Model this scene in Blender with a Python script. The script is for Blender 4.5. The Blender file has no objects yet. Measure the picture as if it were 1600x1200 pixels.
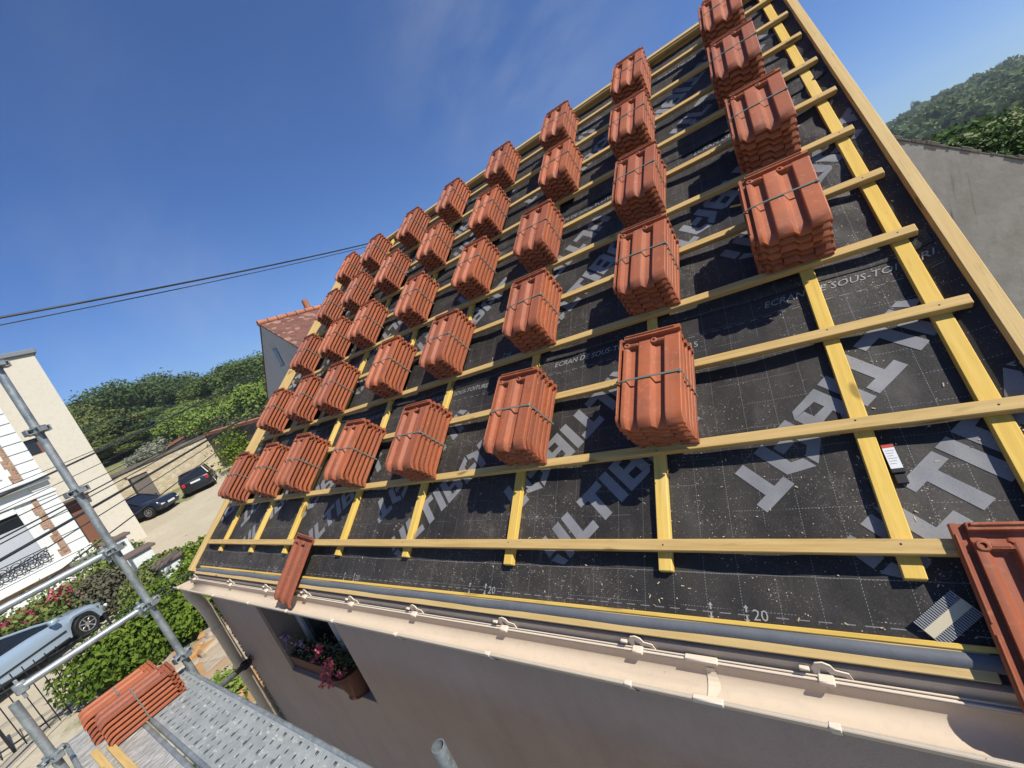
import bpy, bmesh, math, random
import numpy as np
from mathutils import Vector, Matrix, noise as mnoise

SC = bpy.context.scene
COL = SC.collection
# ------------------------------------------------------------------ camera
CAM = Vector((0.4426, -0.9239, 1.2073))
CR = Matrix(((0.79579699, 0.22021766, 0.56410223),
             (0.47655427, 0.34701517, -0.80776018),
             (-0.37363508, 0.91163845, 0.17120796)))
cd = bpy.data.cameras.new('camera'); cam = bpy.data.objects.new('camera', cd); COL.objects.link(cam)
cd.sensor_width = 36; cd.lens = 14.0152; cd.clip_start = 0.05; cd.clip_end = 6000
cam.matrix_world = Matrix.Translation(CAM) @ CR.to_4x4()
SC.camera = cam
# ------------------------------------------------------------------ sky, sun, exposure
SUN_EL = math.radians(49.5); SUN_AZ = math.radians(89.0)      # clockwise from +Y
w = bpy.data.worlds.new('World'); SC.world = w; w.use_nodes = True
nt = w.node_tree; nt.nodes.clear()
out = nt.nodes.new('ShaderNodeOutputWorld'); bg = nt.nodes.new('ShaderNodeBackground')
sky = nt.nodes.new('ShaderNodeTexSky'); sky.sky_type = 'NISHITA'; sky.sun_disc = False
sky.sun_elevation = SUN_EL; sky.sun_rotation = SUN_AZ
sky.air_density = 1.0; sky.dust_density = 0.4; sky.ozone_density = 2.5; sky.altitude = 100
tc = nt.nodes.new('ShaderNodeTexCoord')
mp = nt.nodes.new('ShaderNodeMapping'); mp.inputs['Rotation'].default_value = (0.35, 0.5, 0.9); mp.inputs['Scale'].default_value = (1.0, 5.0, 3.2)
n1 = nt.nodes.new('ShaderNodeTexNoise'); n1.inputs['Scale'].default_value = 1.7; n1.inputs['Detail'].default_value = 9; n1.inputs['Roughness'].default_value = 0.62
n2 = nt.nodes.new('ShaderNodeTexNoise'); n2.inputs['Scale'].default_value = 2.3; n2.inputs['Detail'].default_value = 2
r1 = nt.nodes.new('ShaderNodeMapRange'); r1.inputs[1].default_value = 0.38; r1.inputs[2].default_value = 0.80
r2 = nt.nodes.new('ShaderNodeMapRange'); r2.inputs[1].default_value = 0.50; r2.inputs[2].default_value = 0.66
mu = nt.nodes.new('ShaderNodeMath'); mu.operation = 'MULTIPLY'
mu2 = nt.nodes.new('ShaderNodeMath'); mu2.operation = 'MULTIPLY'; mu2.inputs[1].default_value = 0.36
mx = nt.nodes.new('ShaderNodeMix'); mx.data_type = 'RGBA'; mx.inputs[7].default_value = (6.2, 6.6, 7.2, 1)
hs = nt.nodes.new('ShaderNodeHueSaturation'); hs.inputs['Saturation'].default_value = 1.12; hs.inputs['Value'].default_value = 1.0
L = nt.links.new
L(tc.outputs['Generated'], mp.inputs[0]); L(mp.outputs[0], n1.inputs[0]); L(tc.outputs['Generated'], n2.inputs[0])
L(n1.outputs[0], r1.inputs[0]); L(n2.outputs[0], r2.inputs[0]); L(r1.outputs[0], mu.inputs[0])
# the cirrus lies in two patches of the sky
cl = []
for d, c0, c1, amt in (((-0.28, 0.83, 0.48), .955, .998, .75), ((-0.92, 0.33, 0.22), .97, .999, .5)):
    dp = nt.nodes.new('ShaderNodeVectorMath'); dp.operation = 'DOT_PRODUCT'; dp.inputs[1].default_value = d; L(tc.outputs['Generated'], dp.inputs[0])
    rr = nt.nodes.new('ShaderNodeMapRange'); rr.inputs[1].default_value = c0; rr.inputs[2].default_value = c1; rr.inputs[4].default_value = amt; L(dp.outputs['Value'], rr.inputs[0]); cl.append(rr)
ma = nt.nodes.new('ShaderNodeMath'); ma.operation = 'ADD'; L(cl[0].outputs[0], ma.inputs[0]); L(cl[1].outputs[0], ma.inputs[1])
mb = nt.nodes.new('ShaderNodeMath'); mb.operation = 'MULTIPLY_ADD'; L(r2.outputs[0], mb.inputs[0]); mb.inputs[1].default_value = .12; L(ma.outputs[0], mb.inputs[2]); L(mb.outputs[0], mu.inputs[1])
L(mu.outputs[0], mu2.inputs[0]); L(mu2.outputs[0], mx.inputs[0])
L(sky.outputs[0], hs.inputs['Color']); tn = nt.nodes.new('ShaderNodeMix'); tn.data_type = 'RGBA'; tn.blend_type = 'MULTIPLY'; tn.inputs[0].default_value = 1; tn.inputs[7].default_value = (0.66, 0.92, 1.34, 1)
L(hs.outputs[0], tn.inputs[6]); L(tn.outputs[2], mx.inputs[6]); L(mx.outputs[2], bg.inputs[0]); L(bg.outputs[0], out.inputs[0])
bg.inputs[1].default_value = 0.063
sl = bpy.data.lights.new('sun', 'SUN'); sl.energy = 5.0; sl.angle = math.radians(0.53); sl.color = (1.0, 0.95, 0.85)
so = bpy.data.objects.new('sun', sl); COL.objects.link(so)
sdir = Vector((math.cos(SUN_EL) * math.sin(SUN_AZ), math.cos(SUN_EL) * math.cos(SUN_AZ), math.sin(SUN_EL)))
so.rotation_euler = sdir.to_track_quat('Z', 'Y').to_euler(); so.location = (30, 0, 40)
SC.view_settings.view_transform = 'Standard'; SC.view_settings.look = 'None'
SC.view_settings.exposure = 0.56; SC.view_settings.gamma = 1; SC.view_settings.use_curve_mapping = False
SC.cycles.max_bounces = 8; SC.cycles.transparent_max_bounces = 12; SC.cycles.diffuse_bounces = 4

random.seed(7); RNG = np.random.default_rng(5)
TH = 0.67086
ROOF = Matrix.Rotation(TH, 4, 'X')            # roof frame (u, v, w) -> world
ct, st = math.cos(TH), math.sin(TH)
def rp(u, v, w): return ROOF @ Vector((u, v, w))
FPX = 622.8977
def pray(x, y):                                # photo pixel -> direction (used to find distances once)
    return (CR @ Vector(((x - 800) / FPX, -(y - 600) / FPX, -1))).normalized()
def at(x, y, d):
    r = pray(x, y); return CAM + r * (d / math.hypot(r.x, r.y))
def smooth(a, b, x):
    t = min(1, max(0, (x - a) / (b - a))); return t * t * (3 - 2 * t)
def ground_z(x, y):
    z = -3.0
    if x < -16.5: z += 0.07 * (min(36, -x) - 16.5)
    if x < -36: z += 0.14 * (min(78, -x) - 36)
    if x < -78: z += 0.05 * (min(240, -x) - 78)
    fade = 1 - smooth(30, 120, y) * (1 if x > -400 else 1)
    z = -3 + (z + 3) * max(fade, 0.0)
    r = math.hypot(x, y)
    if r > 90:
        az = math.degrees(math.atan2(y, -x))
        h = 0.0
        if 35 < az < 175:
            el = 2.1 * smooth(35, 75, az) + 1.0 * smooth(97, 122, az) + 0.18 * math.sin(az * 0.55)
            el *= 1 - 0.6 * smooth(140, 175, az)
            h = math.tan(math.radians(el)) * 430 * smooth(90, 430, r)
        else:
            h = 10 * smooth(200, 700, r)
        z += h
    return z

# ------------------------------------------------------------------ material helpers
AL = 0.72      # all reflectances below were picked at exposure 0; scaled for the exposure in use
def mat(name, color, rough=0.7, metal=0.0, spec=0.4):
    m = bpy.data.materials.new(name); m.use_nodes = True
    b = m.node_tree.nodes['Principled BSDF']
    b.inputs['Base Color'].default_value = (*[x * AL for x in color], 1); b.inputs['Roughness'].default_value = rough
    b.inputs['Metallic'].default_value = metal; b.inputs['Specular IOR Level'].default_value = spec
    return m
class NT:
    def __init__(s, m): s.m = m; s.t = m.node_tree; s.b = s.t.nodes['Principled BSDF']
    def n(s, kind, **kw):
        nd = s.t.nodes.new(kind)
        for k, v in kw.items(): setattr(nd, k, v)
        return nd
    def l(s, a, b): s.t.links.new(a, b)
    def coord(s, scale=(1, 1, 1), kind='Object', rnd=0.0):
        c = s.n('ShaderNodeTexCoord'); m = s.n('ShaderNodeMapping'); m.inputs['Scale'].default_value = scale
        s.l(c.outputs[kind], m.inputs[0])
        if rnd:
            o = s.n('ShaderNodeObjectInfo'); mm = s.n('ShaderNodeMath', operation='MULTIPLY'); mm.inputs[1].default_value = rnd
            s.l(o.outputs['Random'], mm.inputs[0]); s.l(mm.outputs[0], m.inputs['Location'])
        return m.outputs[0]
    def noise(s, vec, scale, detail=4, rough=0.55):
        n = s.n('ShaderNodeTexNoise'); n.inputs['Scale'].default_value = scale; n.inputs['Detail'].default_value = detail
        n.inputs['Roughness'].default_value = rough; s.l(vec, n.inputs['Vector']); return n.outputs[0]
    def rng(s, v, a, b, c=0, d=1):
        r = s.n('ShaderNodeMapRange'); s.l(v, r.inputs[0])
        for i, x in enumerate((a, b, c, d)): r.inputs[i + 1].default_value = x
        return r.outputs[0]
    def mix(s, f, a, b, mode='MIX'):
        m = s.n('ShaderNodeMix', data_type='RGBA', blend_type=mode)
        if isinstance(f, (int, float)): m.inputs[0].default_value = f
        else: s.l(f, m.inputs[0])
        for i, x in ((6, a), (7, b)):
            if isinstance(x, tuple): m.inputs[i].default_value = (*[v * AL for v in x], 1)
            else: s.l(x, m.inputs[i])
        return m.outputs[2]
    def math(s, op, a, b=None):
        m = s.n('ShaderNodeMath', operation=op)
        for i, x in enumerate((a, b)):
            if x is None: continue
            if isinstance(x, (int, float)): m.inputs[i].default_value = x
            else: s.l(x, m.inputs[i])
        return m.outputs[0]
    def col(s, c): s.l(c, s.b.inputs['Base Color'])
    def bump(s, h, strength=0.3, dist=0.01):
        b = s.n('ShaderNodeBump'); b.inputs['Strength'].default_value = strength; b.inputs['Distance'].default_value = dist
        s.l(h, b.inputs['Height']); s.l(b.outputs[0], s.b.inputs['Normal'])

def wood(name, c1, c2, c3):
    m = mat(name, c1, 0.72, 0, 0.25); k = NT(m)
    v = k.coord((1.2, 22, 22), rnd=37); g = k.noise(v, 3.0, 5, 0.6)
    v2 = k.coord((1.3, 6, 6), rnd=11); b = k.noise(v2, 1.6, 3)
    v3 = k.coord((5, 14, 14), rnd=5); kn = k.noise(v3, 0.9, 1)
    c = k.mix(k.rng(g, 0.35, 0.68), c1, c2)
    c = k.mix(k.rng(b, 0.45, 0.75, 0, 0.6), c, c3)
    oi = k.n('ShaderNodeObjectInfo'); c = k.mix(k.rng(oi.outputs['Random'], 0, 1, 0, 0.35), c, c2); dk = k.noise(k.coord((2.5, 30, 30), rnd=51), 2.0, 4, 0.7); c = k.mix(k.rng(dk, 0.60, 0.72, 0, 0.5), c, tuple(x * 0.5 for x in c2))
    c = k.mix(k.rng(kn, 0.70, 0.75, 0, 0.75), c, tuple(x * 0.35 for x in c2))
    k.col(c); k.bump(g, 0.25, 0.004); return m
M = {}
M['batten'] = wood('pale treated softwood', (0.72, 0.50, 0.20), (0.55, 0.355, 0.125), (0.62, 0.44, 0.20))
M['counter'] = wood('yellow treated softwood', (0.86, 0.59, 0.14), (0.72, 0.46, 0.09), (0.84, 0.64, 0.26))
M['barge'] = wood('pale sawn board', (0.72, 0.51, 0.22), (0.60, 0.41, 0.16), (0.68, 0.51, 0.25))
def clay():
    m = mat('red clay', (0.4, 0.13, 0.065), 0.62, 0, 0.35); k = NT(m)
    v = k.coord((1, 1, 1), rnd=9)
    a = k.noise(v, 9, 5, 0.6); b = k.noise(v, 60, 3, 0.6)
    v2 = k.coord((30, 1.2, 4), rnd=23); sv = k.noise(v2, 1.2, 3)
    oi = k.n('ShaderNodeObjectInfo')
    c = k.mix(k.rng(oi.outputs['Random'], 0, 1), (0.49, 0.132, 0.048), (0.31, 0.085, 0.042))
    c = k.mix(k.rng(a, 0.35, 0.7, 0, 0.7), c, (0.28, 0.092, 0.048))
    c = k.mix(k.rng(sv, 0.52, 0.74, 0, 0.45), c, (0.50, 0.20, 0.12))
    c = k.mix(k.rng(b, 0.58, 0.74, 0, 0.35), c, (0.60, 0.34, 0.22))
    k.col(c); k.bump(b, 0.12, 0.003); return m
M['clay'] = clay()
M['strap'] = mat('green grey plastic strap', (0.17, 0.20, 0.165), 0.45)
def membrane_mat():
    m = mat('black roofing membrane', (0.03, 0.03, 0.03), 0.62, 0, 0.35); k = NT(m)
    v = k.coord(); base = k.noise(v, 3.2, 5, 0.62); fine = k.noise(v, 210, 2, 0.7); dust = k.noise(v, 1.7, 4, 0.6)
    c = k.mix(k.rng(base, 0.35, 0.72), (0.015, 0.0138, 0.013), (0.05, 0.043, 0.038))
    # woven fleck
    c = k.mix(k.rng(fine, 0.5, 0.75, 0, 0.55), c, (0.085, 0.075, 0.065)); c = k.mix(k.rng(dust, 0.42, 0.7, 0, 0.35), c, (0.095, 0.078, 0.066))
    # sawdust specks, thicker in drifts
    vo = k.n('ShaderNodeTexVoronoi'); vo.inputs['Scale'].default_value = 170; k.l(v, vo.inputs['Vector'])
    vsz = k.n('ShaderNodeTexVoronoi'); vsz.inputs['Scale'].default_value = 330; k.l(v, vsz.inputs['Vector'])
    sel = k.n('ShaderNodeSeparateColor'); k.l(vo.outputs['Color'], sel.inputs[0])
    sel2 = k.n('ShaderNodeSeparateColor'); k.l(vsz.outputs['Color'], sel2.inputs[0])
    dm = k.math('MULTIPLY', k.rng(dust, 0.44, 0.70, 0.04, 1.0), k.rng(k.noise(k.coord((2.2, 5, 1)), 2.6, 5, 0.7), 0.42, 0.62, 0.03, 1.3))
    thr = k.math('MULTIPLY', dm, 0.28)
    sp1 = k.math('MULTIPLY', k.math('LESS_THAN', sel.outputs[0], thr), k.rng(vo.outputs['Distance'], 0.30, 0.22, 0, 1))
    sp2 = k.math('MULTIPLY', k.math('LESS_THAN', sel2.outputs[0], k.math('MULTIPLY', dm, 0.45)), k.rng(vsz.outputs['Distance'], 0.42, 0.3, 0, 1))
    c = k.mix(k.math('MULTIPLY', sp2, 0.6), c, (0.42, 0.37, 0.30))
    c = k.mix(k.math('MULTIPLY', sp1, 0.85), c, (0.66, 0.60, 0.50))
    scuff = k.noise(k.coord((9, 3, 1)), 1.3, 6, 0.75)
    c = k.mix(k.math('MULTIPLY', k.rng(scuff, 0.56, 0.74), k.rng(dust, 0.4, 0.65, 0.1, 0.6)), c, (0.20, 0.18, 0.16))
    # printed dotted grid every 10 cm
    sx = k.n('ShaderNodeSeparateXYZ'); k.l(v, sx.inputs[0])
    def line(o, off, p=0.1, wd=0.0008):
        f = k.math('FRACT', k.math('DIVIDE', k.math('SUBTRACT', o, off), p))
        return k.math('LESS_THAN', k.math('ABSOLUTE', k.math('SUBTRACT', f, 0.5)), wd / p)
    def dash(o, p, duty):
        return k.math('LESS_THAN', k.math('FRACT', k.math('DIVIDE', o, p)), duty)
    U, V = sx.outputs[0], sx.outputs[1]
    a = k.math('MULTIPLY', line(U, 0.017), dash(V, 0.0085, 0.5))
    b = k.math('MULTIPLY', line(V, 0.037), dash(U, 0.0085, 0.5))
    mk = k.noise(v, 4.2, 2)
    b = k.math('MULTIPLY', b, k.rng(mk, 0.46, 0.5))
    a = k.math('MULTIPLY', a, k.rng(mk, 0.34, 0.42))
    d = k.math('MAXIMUM', a, b)
    near = lambda o, x, hw: k.math('LESS_THAN', k.math('ABSOLUTE', k.math('SUBTRACT', o, x)), hw)
    dl = k.math('MULTIPLY', k.math('MULTIPLY', near(V, 0.175, 0.0013), dash(U, 0.05, 0.62)), k.math('GREATER_THAN', k.math('FRACT', k.math('DIVIDE', k.math('SUBTRACT', U, 0.183), 1.033)), 0.055))
    ll = near(V, 0.2885, 0.0009)
    dl2 = k.math('MULTIPLY', near(V, 1.275, 0.0013), dash(U, 0.05, 0.62))
    ln = k.math('MAXIMUM', k.math('MAXIMUM', dl, k.math('MULTIPLY', ll, 0.6)), dl2)
    c = k.mix(k.math('MULTIPLY', k.math('MAXIMUM', d, ln), 0.5), c, (0.42, 0.42, 0.42))
    k.col(c); k.bump(base, 0.35, 0.02); return m
M['membrane'] = membrane_mat()
def speck(name, c1, c2, s1, s2, amt=0.5, rough=0.8, bump=0.2, metal=0, rnd=0):
    m = mat(name, c1, rough, metal); k = NT(m); v = k.coord(rnd=rnd)
    a = k.noise(v, s1, 5, 0.6); b = k.noise(v, s2, 3, 0.6)
    c = k.mix(k.rng(a, 0.35, 0.7, 0, amt), c1, c2); c = k.mix(k.rng(b, 0.5, 0.8, 0, amt * 0.6), c, tuple(x * 0.6 for x in c2))
    k.col(c)
    if bump: k.bump(b, bump, 0.006)
    return m
M['print'] = speck('grey print', (0.27, 0.272, 0.285), (0.19, 0.19, 0.20), 8, 240, 0.7, 0.6, 0.1)
M['whiteprint'] = mat('pale print', (0.34, 0.34, 0.34), 0.6)
M['eavestrip'] = speck('blue grey eaves membrane', (0.135, 0.145, 0.165), (0.18, 0.19, 0.21), 12, 60, 0.6, 0.55, 0.1)
M['pvc'] = speck('sand coloured PVC', (0.72, 0.60, 0.46), (0.65, 0.53, 0.40), 3, 40, 0.35, 0.42, 0.03)
M['pvcrim'] = mat('pale PVC bead', (0.82, 0.70, 0.55), 0.4)
M['render'] = speck('sand render', (0.56, 0.435, 0.37), (0.47, 0.36, 0.305), 1.6, 140, 0.7, 0.9, 0.35)
def wallrender():
    m = M['render']; k = NT(m); src = m.node_tree.nodes['Principled BSDF'].inputs['Base Color'].links[0].from_socket
    v = k.coord((5, 1, .35)); s1 = k.noise(v, 1.4, 5, 0.65); v2 = k.coord(); g = k.noise(v2, 70, 2, 0.8); d = k.noise(v2, 2.4, 6, 0.7)
    c = k.mix(k.rng(s1, 0.50, 0.72, 0, 0.32), src, (0.36, 0.27, 0.225)); c = k.mix(k.rng(g, 0.62, 0.72, 0, 0.30), c, (0.25, 0.19, 0.16)); c = k.mix(k.rng(d, 0.5, 0.75, 0, 0.25), c, (0.70, 0.58, 0.50)); k.col(c)
    h = k.noise(v2, 260, 3, 0.7); b = k.t.nodes['Bump'] if 'Bump' in k.t.nodes else None
    if b: k.l(h, b.inputs['Height']); b.inputs['Strength'].default_value = .55
wallrender()
def dirty(key, amt):
    m = M[key]; k = NT(m); src = m.node_tree.nodes['Principled BSDF'].inputs['Base Color'].links[0].from_socket
    v = k.coord((1.2, 9, 9)); a = k.noise(v, 2.2, 6, 0.7); v2 = k.coord(); b = k.noise(v2, 190, 2, 0.6); z = k.noise(v2, 5, 4, .6)
    c = k.mix(k.rng(a, 0.5, 0.74, 0, amt), src, (0.42, 0.34, 0.25)); c = k.mix(k.math('MULTIPLY', k.rng(b, 0.69, 0.73, 0, .8), k.rng(z, .5, .62)), c, (0.20, 0.14, 0.09)); k.col(c)
dirty('pvc', .35)
M['reveal'] = speck('brown reveal', (0.27, 0.22, 0.19), (0.24, 0.19, 0.165), 2, 90, 0.5, 0.9, 0.2)
M['greyframe'] = mat('pale window frame', (0.55, 0.58, 0.60), 0.4)
M['shutter'] = mat('pale grey shutter', (0.50, 0.53, 0.57), 0.5)
M['glass'] = mat('dark glass', (0.015, 0.018, 0.022), 0.06, 0, 0.6)
def steel():
    m = mat('galvanised steel', (0.36, 0.39, 0.41), 0.48, 0.55); k = NT(m); v = k.coord(rnd=4)
    a = k.noise(v, 14, 5, 0.65); b = k.noise(v, 60, 3)
    c = k.mix(k.rng(a, 0.35, 0.7), (0.27, 0.31, 0.33), (0.48, 0.52, 0.53))
    c = k.mix(k.rng(b, 0.62, 0.72, 0, 0.6), c, (0.7, 0.68, 0.62))
    k.col(c); k.l(k.rng(a, 0.3, 0.7, 0.35, 0.65), k.b.inputs['Roughness']); return m
M['steel'] = steel()
def deck(name, c1, c2, c3, holes):
    m = mat(name, c1, 0.6, 0.08); k = NT(m); v = k.coord()
    a = k.noise(v, 9, 7, 0.75); b = k.noise(k.coord((1, 2.2, 1)), 17, 6, 0.72)
    c = k.mix(k.rng(a, 0.38, 0.66), c1, c2); c = k.mix(k.rng(b, 0.57, 0.66, 0, 0.7), c, c3)
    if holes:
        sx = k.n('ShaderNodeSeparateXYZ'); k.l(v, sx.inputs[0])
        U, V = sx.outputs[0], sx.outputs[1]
        def shade_slots(pu, pv, ru, rv, ou, ov):
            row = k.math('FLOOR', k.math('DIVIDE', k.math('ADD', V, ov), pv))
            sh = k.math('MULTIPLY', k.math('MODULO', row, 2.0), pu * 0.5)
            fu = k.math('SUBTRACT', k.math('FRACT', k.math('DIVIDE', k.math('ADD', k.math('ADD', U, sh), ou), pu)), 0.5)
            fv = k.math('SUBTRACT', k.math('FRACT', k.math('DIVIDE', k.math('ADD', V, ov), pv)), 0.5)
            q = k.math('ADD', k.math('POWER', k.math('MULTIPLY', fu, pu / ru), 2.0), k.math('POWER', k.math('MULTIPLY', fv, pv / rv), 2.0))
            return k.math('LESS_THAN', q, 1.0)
        h = k.math('MAXIMUM', shade_slots(0.085, 0.058, 0.0058, 0.013, 10, 10.0), shade_slots(0.17, 0.116, 0.0042, 0.028, 10.03, 10.02))
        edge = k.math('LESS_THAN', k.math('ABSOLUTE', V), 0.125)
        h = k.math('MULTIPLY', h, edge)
        c = k.mix(h, c, (0.02, 0.022, 0.024))      # slots coloured near black for the shade below; the plate is uncut
    k.col(c); k.bump(b, 0.4, 0.006); return m
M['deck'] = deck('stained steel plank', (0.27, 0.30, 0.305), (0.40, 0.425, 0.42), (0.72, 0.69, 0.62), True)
def deck_rib():
    m = mat('ribbed steel plank', (0.45, 0.44, 0.42), 0.6, 0.2); k = NT(m); v = k.coord((60, 18, 1)); a = k.noise(v, 1.0, 3, 0.6)
    v2 = k.coord(); b = k.noise(v2, 9, 4)
    c = k.mix(k.rng(a, 0.4, 0.62), (0.34, 0.33, 0.31), (0.62, 0.60, 0.56)); c = k.mix(k.rng(b, 0.5, 0.7, 0, 0.6), c, (0.40, 0.42, 0.42))
    k.col(c); k.bump(a, 0.8, 0.02); return m
M['deckrib'] = deck_rib()
M['black'] = mat('black rubber', (0.012, 0.012, 0.013), 0.55)
M['darkmetal'] = mat('black painted iron', (0.018, 0.02, 0.024), 0.5)
M['terracotta'] = mat('dark terracotta', (0.13, 0.045, 0.03), 0.75)
M['soil'] = mat('soil', (0.03, 0.022, 0.016), 0.9)
M['pink'] = mat('pink petals', (0.62, 0.11, 0.15), 0.6); M['purple'] = mat('violet petals', (0.30, 0.20, 0.40), 0.6)
M['rose'] = mat('crimson blossom', (0.50, 0.05, 0.12), 0.6)
M['white'] = mat('white sticker', (0.8, 0.8, 0.8), 0.4); M['redlabel'] = mat('red label', (0.6, 0.06, 0.03), 0.5)
M['beigeplastic'] = mat('beige plastic', (0.66, 0.57, 0.40), 0.5); M['greyplastic'] = mat('grey plastic', (0.33, 0.34, 0.36), 0.5)
M['creamwall'] = speck('cream render', (0.70, 0.65, 0.54), (0.66, 0.61, 0.50), 0.6, 9, 0.5, 0.9, 0.05)
M['whitewall'] = speck('white painted stone', (0.80, 0.82, 0.80), (0.74, 0.77, 0.76), 0.7, 11, 0.4, 0.8, 0.05)
def rubble(name, cols, scale, mortar=(0.6, 0.5, 0.38), mw=0.05):
    m = mat(name, cols[0], 0.9); k = NT(m); v = k.coord((1, 1, 1.5))
    vo = k.n('ShaderNodeTexVoronoi', feature='DISTANCE_TO_EDGE'); vo.inputs['Scale'].default_value = scale; k.l(v, vo.inputs['Vector'])
    vc = k.n('ShaderNodeTexVoronoi'); vc.inputs['Scale'].default_value = scale; k.l(v, vc.inputs['Vector'])
    s = k.n('ShaderNodeSeparateColor'); k.l(vc.outputs['Color'], s.inputs[0])
    c = k.mix(k.rng(s.outputs[0], 0.2, 0.8), cols[0], cols[1]); c = k.mix(k.rng(s.outputs[1], 0.6, 0.7), c, cols[2])
    c = k.mix(k.rng(vo.outputs['Distance'], 0, mw, 1, 0), c, mortar)
    n = k.noise(v, scale * 4, 4); c = k.mix(k.rng(n, 0.4, 0.75, 0, 0.4), c, tuple(x * 0.55 for x in cols[1]))
    k.col(c); k.bump(k.rng(vo.outputs['Distance'], 0, 0.15), 0.6, 0.02); return m
M['brick'] = rubble('rust coloured rubble', [(0.38, 0.22, 0.14), (0.46, 0.30, 0.20), (0.28, 0.15, 0.10)], 5.5, (0.5, 0.40, 0.30))
M['paving'] = rubble('rubble garden wall', [(0.52, 0.44, 0.32), (0.42, 0.34, 0.24), (0.50, 0.27, 0.10)], 2.6, (0.42, 0.30, 0.22), 0.035)
M['stonewall'] = rubble('pale limestone wall', [(0.62, 0.52, 0.35), (0.55, 0.46, 0.31), (0.66, 0.58, 0.42)], 3.2, (0.5, 0.43, 0.3), 0.03)
M['oldwall'] = speck('old grey wall', (0.135, 0.115, 0.095), (0.22, 0.19, 0.16), 1.1, 9, 0.9, 0.9, 0.2)
M['coping'] = speck('brick coping', (0.50, 0.20, 0.11), (0.36, 0.14, 0.08), 2.2, 14, 0.8, 0.85, 0.2)
def old_roof():
    m = mat('old plain tiles', (0.36, 0.13, 0.075), 0.85); k = NT(m); v = k.coord((1, 1, 1))
    br = k.n('ShaderNodeTexVoronoi'); br.inputs['Scale'].default_value = 5.5; k.l(v, br.inputs['Vector'])
    s = k.n('ShaderNodeSeparateColor'); k.l(br.outputs['Color'], s.inputs[0]); a = k.noise(v, 0.7, 4)
    c = k.mix(s.outputs[0], (0.21, 0.085, 0.058), (0.13, 0.06, 0.045)); c = k.mix(k.rng(s.outputs[1], 0.86, 0.9, 0, 0.8), c, (0.36, 0.21, 0.15))
    c = k.mix(k.rng(a, 0.5, 0.75, 0, 0.5), c, (0.24, 0.10, 0.07)); k.col(c); k.bump(s.outputs[0], 0.5, 0.03); return m
M['oldroof'] = old_roof()
M['greygable'] = speck('grey rendered gable', (0.52, 0.52, 0.53), (0.44, 0.44, 0.46), 0.5, 6, 0.7, 0.9, 0.05)
def stained():
    m = mat('stained cement wall', (0.42, 0.39, 0.35), 0.92); k = NT(m); v = k.coord()
    a = k.noise(v, 1.3, 6, 0.65); b = k.noise(v, 14, 4); vs = k.coord((7, 1, 0.45)); s = k.noise(vs, 1.3, 3, 0.6)
    sx = k.n('ShaderNodeSeparateXYZ'); k.l(v, sx.inputs[0])
    c = k.mix(k.rng(a, 0.32, 0.68), (0.42, 0.395, 0.36), (0.31, 0.285, 0.255)); c = k.mix(k.rng(b, 0.55, 0.8, 0, 0.5), c, (0.33, 0.30, 0.26))
    st_ = k.math('MULTIPLY', k.rng(s, 0.60, 0.70), k.rng(a, 0.42, 0.6)); c = k.mix(k.math('MULTIPLY', st_, 0.85), c, (0.085, 0.075, 0.062)); p2 = k.noise(k.coord((1, 1, 1)), 3.1, 7, 0.72); c = k.mix(k.rng(p2, 0.44, 0.66, 0, 0.65), c, (0.27, 0.235, 0.195))
    k.col(c); k.bump(b, 0.3, 0.01); return m
M['stained'] = stained()
M['roofedge'] = speck('mossy verge', (0.10, 0.085, 0.07), (0.2, 0.17, 0.14), 6, 30, 0.8, 0.9, 0.5)
M['zinc'] = mat('grey zinc', (0.2, 0.22, 0.24), 0.5)
M['brownwood'] = speck('brown door', (0.22, 0.09, 0.05), (0.17, 0.07, 0.04), 3, 20, 0.5, 0.6, 0)
M['greenpaint'] = mat('dark green paint', (0.02, 0.045, 0.035), 0.5)
M['capbrown'] = speck('brown flat coping', (0.17, 0.125, 0.10), (0.13, 0.09, 0.075), 3, 20, 0.6, 0.8, 0.1)
M['cable'] = mat('black cable', (0.03, 0.032, 0.035), 0.5)
M['bark'] = speck('bark', (0.11, 0.085, 0.06), (0.06, 0.045, 0.03), 6, 30, 0.8, 0.9, 0.5)
def leafmat(name, c1, c2, c3):
    m = mat(name, c1, 0.8, 0, 0.12); k = NT(m)
    g = k.n('ShaderNodeNewGeometry'); oi = k.n('ShaderNodeObjectInfo')
    c = k.mix(g.outputs['Random Per Island'], c1, c2); c = k.mix(k.rng(oi.outputs['Random'], 0, 1, 0, 0.8), c, c3)
    v = k.coord(); n = k.noise(v, 0.6, 2); c = k.mix(k.rng(n, 0.4, 0.7, 0, 0.5), c, tuple(x * 0.65 for x in c1))
    k.col(c)
    tr = k.n('ShaderNodeBsdfTranslucent'); k.l(c, tr.inputs[0]); ms = k.n('ShaderNodeMixShader'); ms.inputs[0].default_value = 0.25
    o = k.t.nodes['Material Output']; k.l(k.b.outputs[0], ms.inputs[1]); k.l(tr.outputs[0], ms.inputs[2]); k.l(ms.outputs[0], o.inputs[0])
    return m
M['leaf_dark'] = leafmat('dark foliage', (0.095, 0.155, 0.05), (0.20, 0.27, 0.085), (0.07, 0.115, 0.055))
M['leaf_mid'] = leafmat('mid green foliage', (0.16, 0.24, 0.06), (0.29, 0.37, 0.10), (0.22, 0.23, 0.08))
M['leaf_light'] = leafmat('light green foliage', (0.20, 0.30, 0.06), (0.33, 0.43, 0.10), (0.17, 0.28, 0.06))
M['leaf_hedge'] = leafmat('bright hedge foliage', (0.09, 0.17, 0.02), (0.34, 0.42, 0.055), (0.10, 0.18, 0.025))
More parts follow.
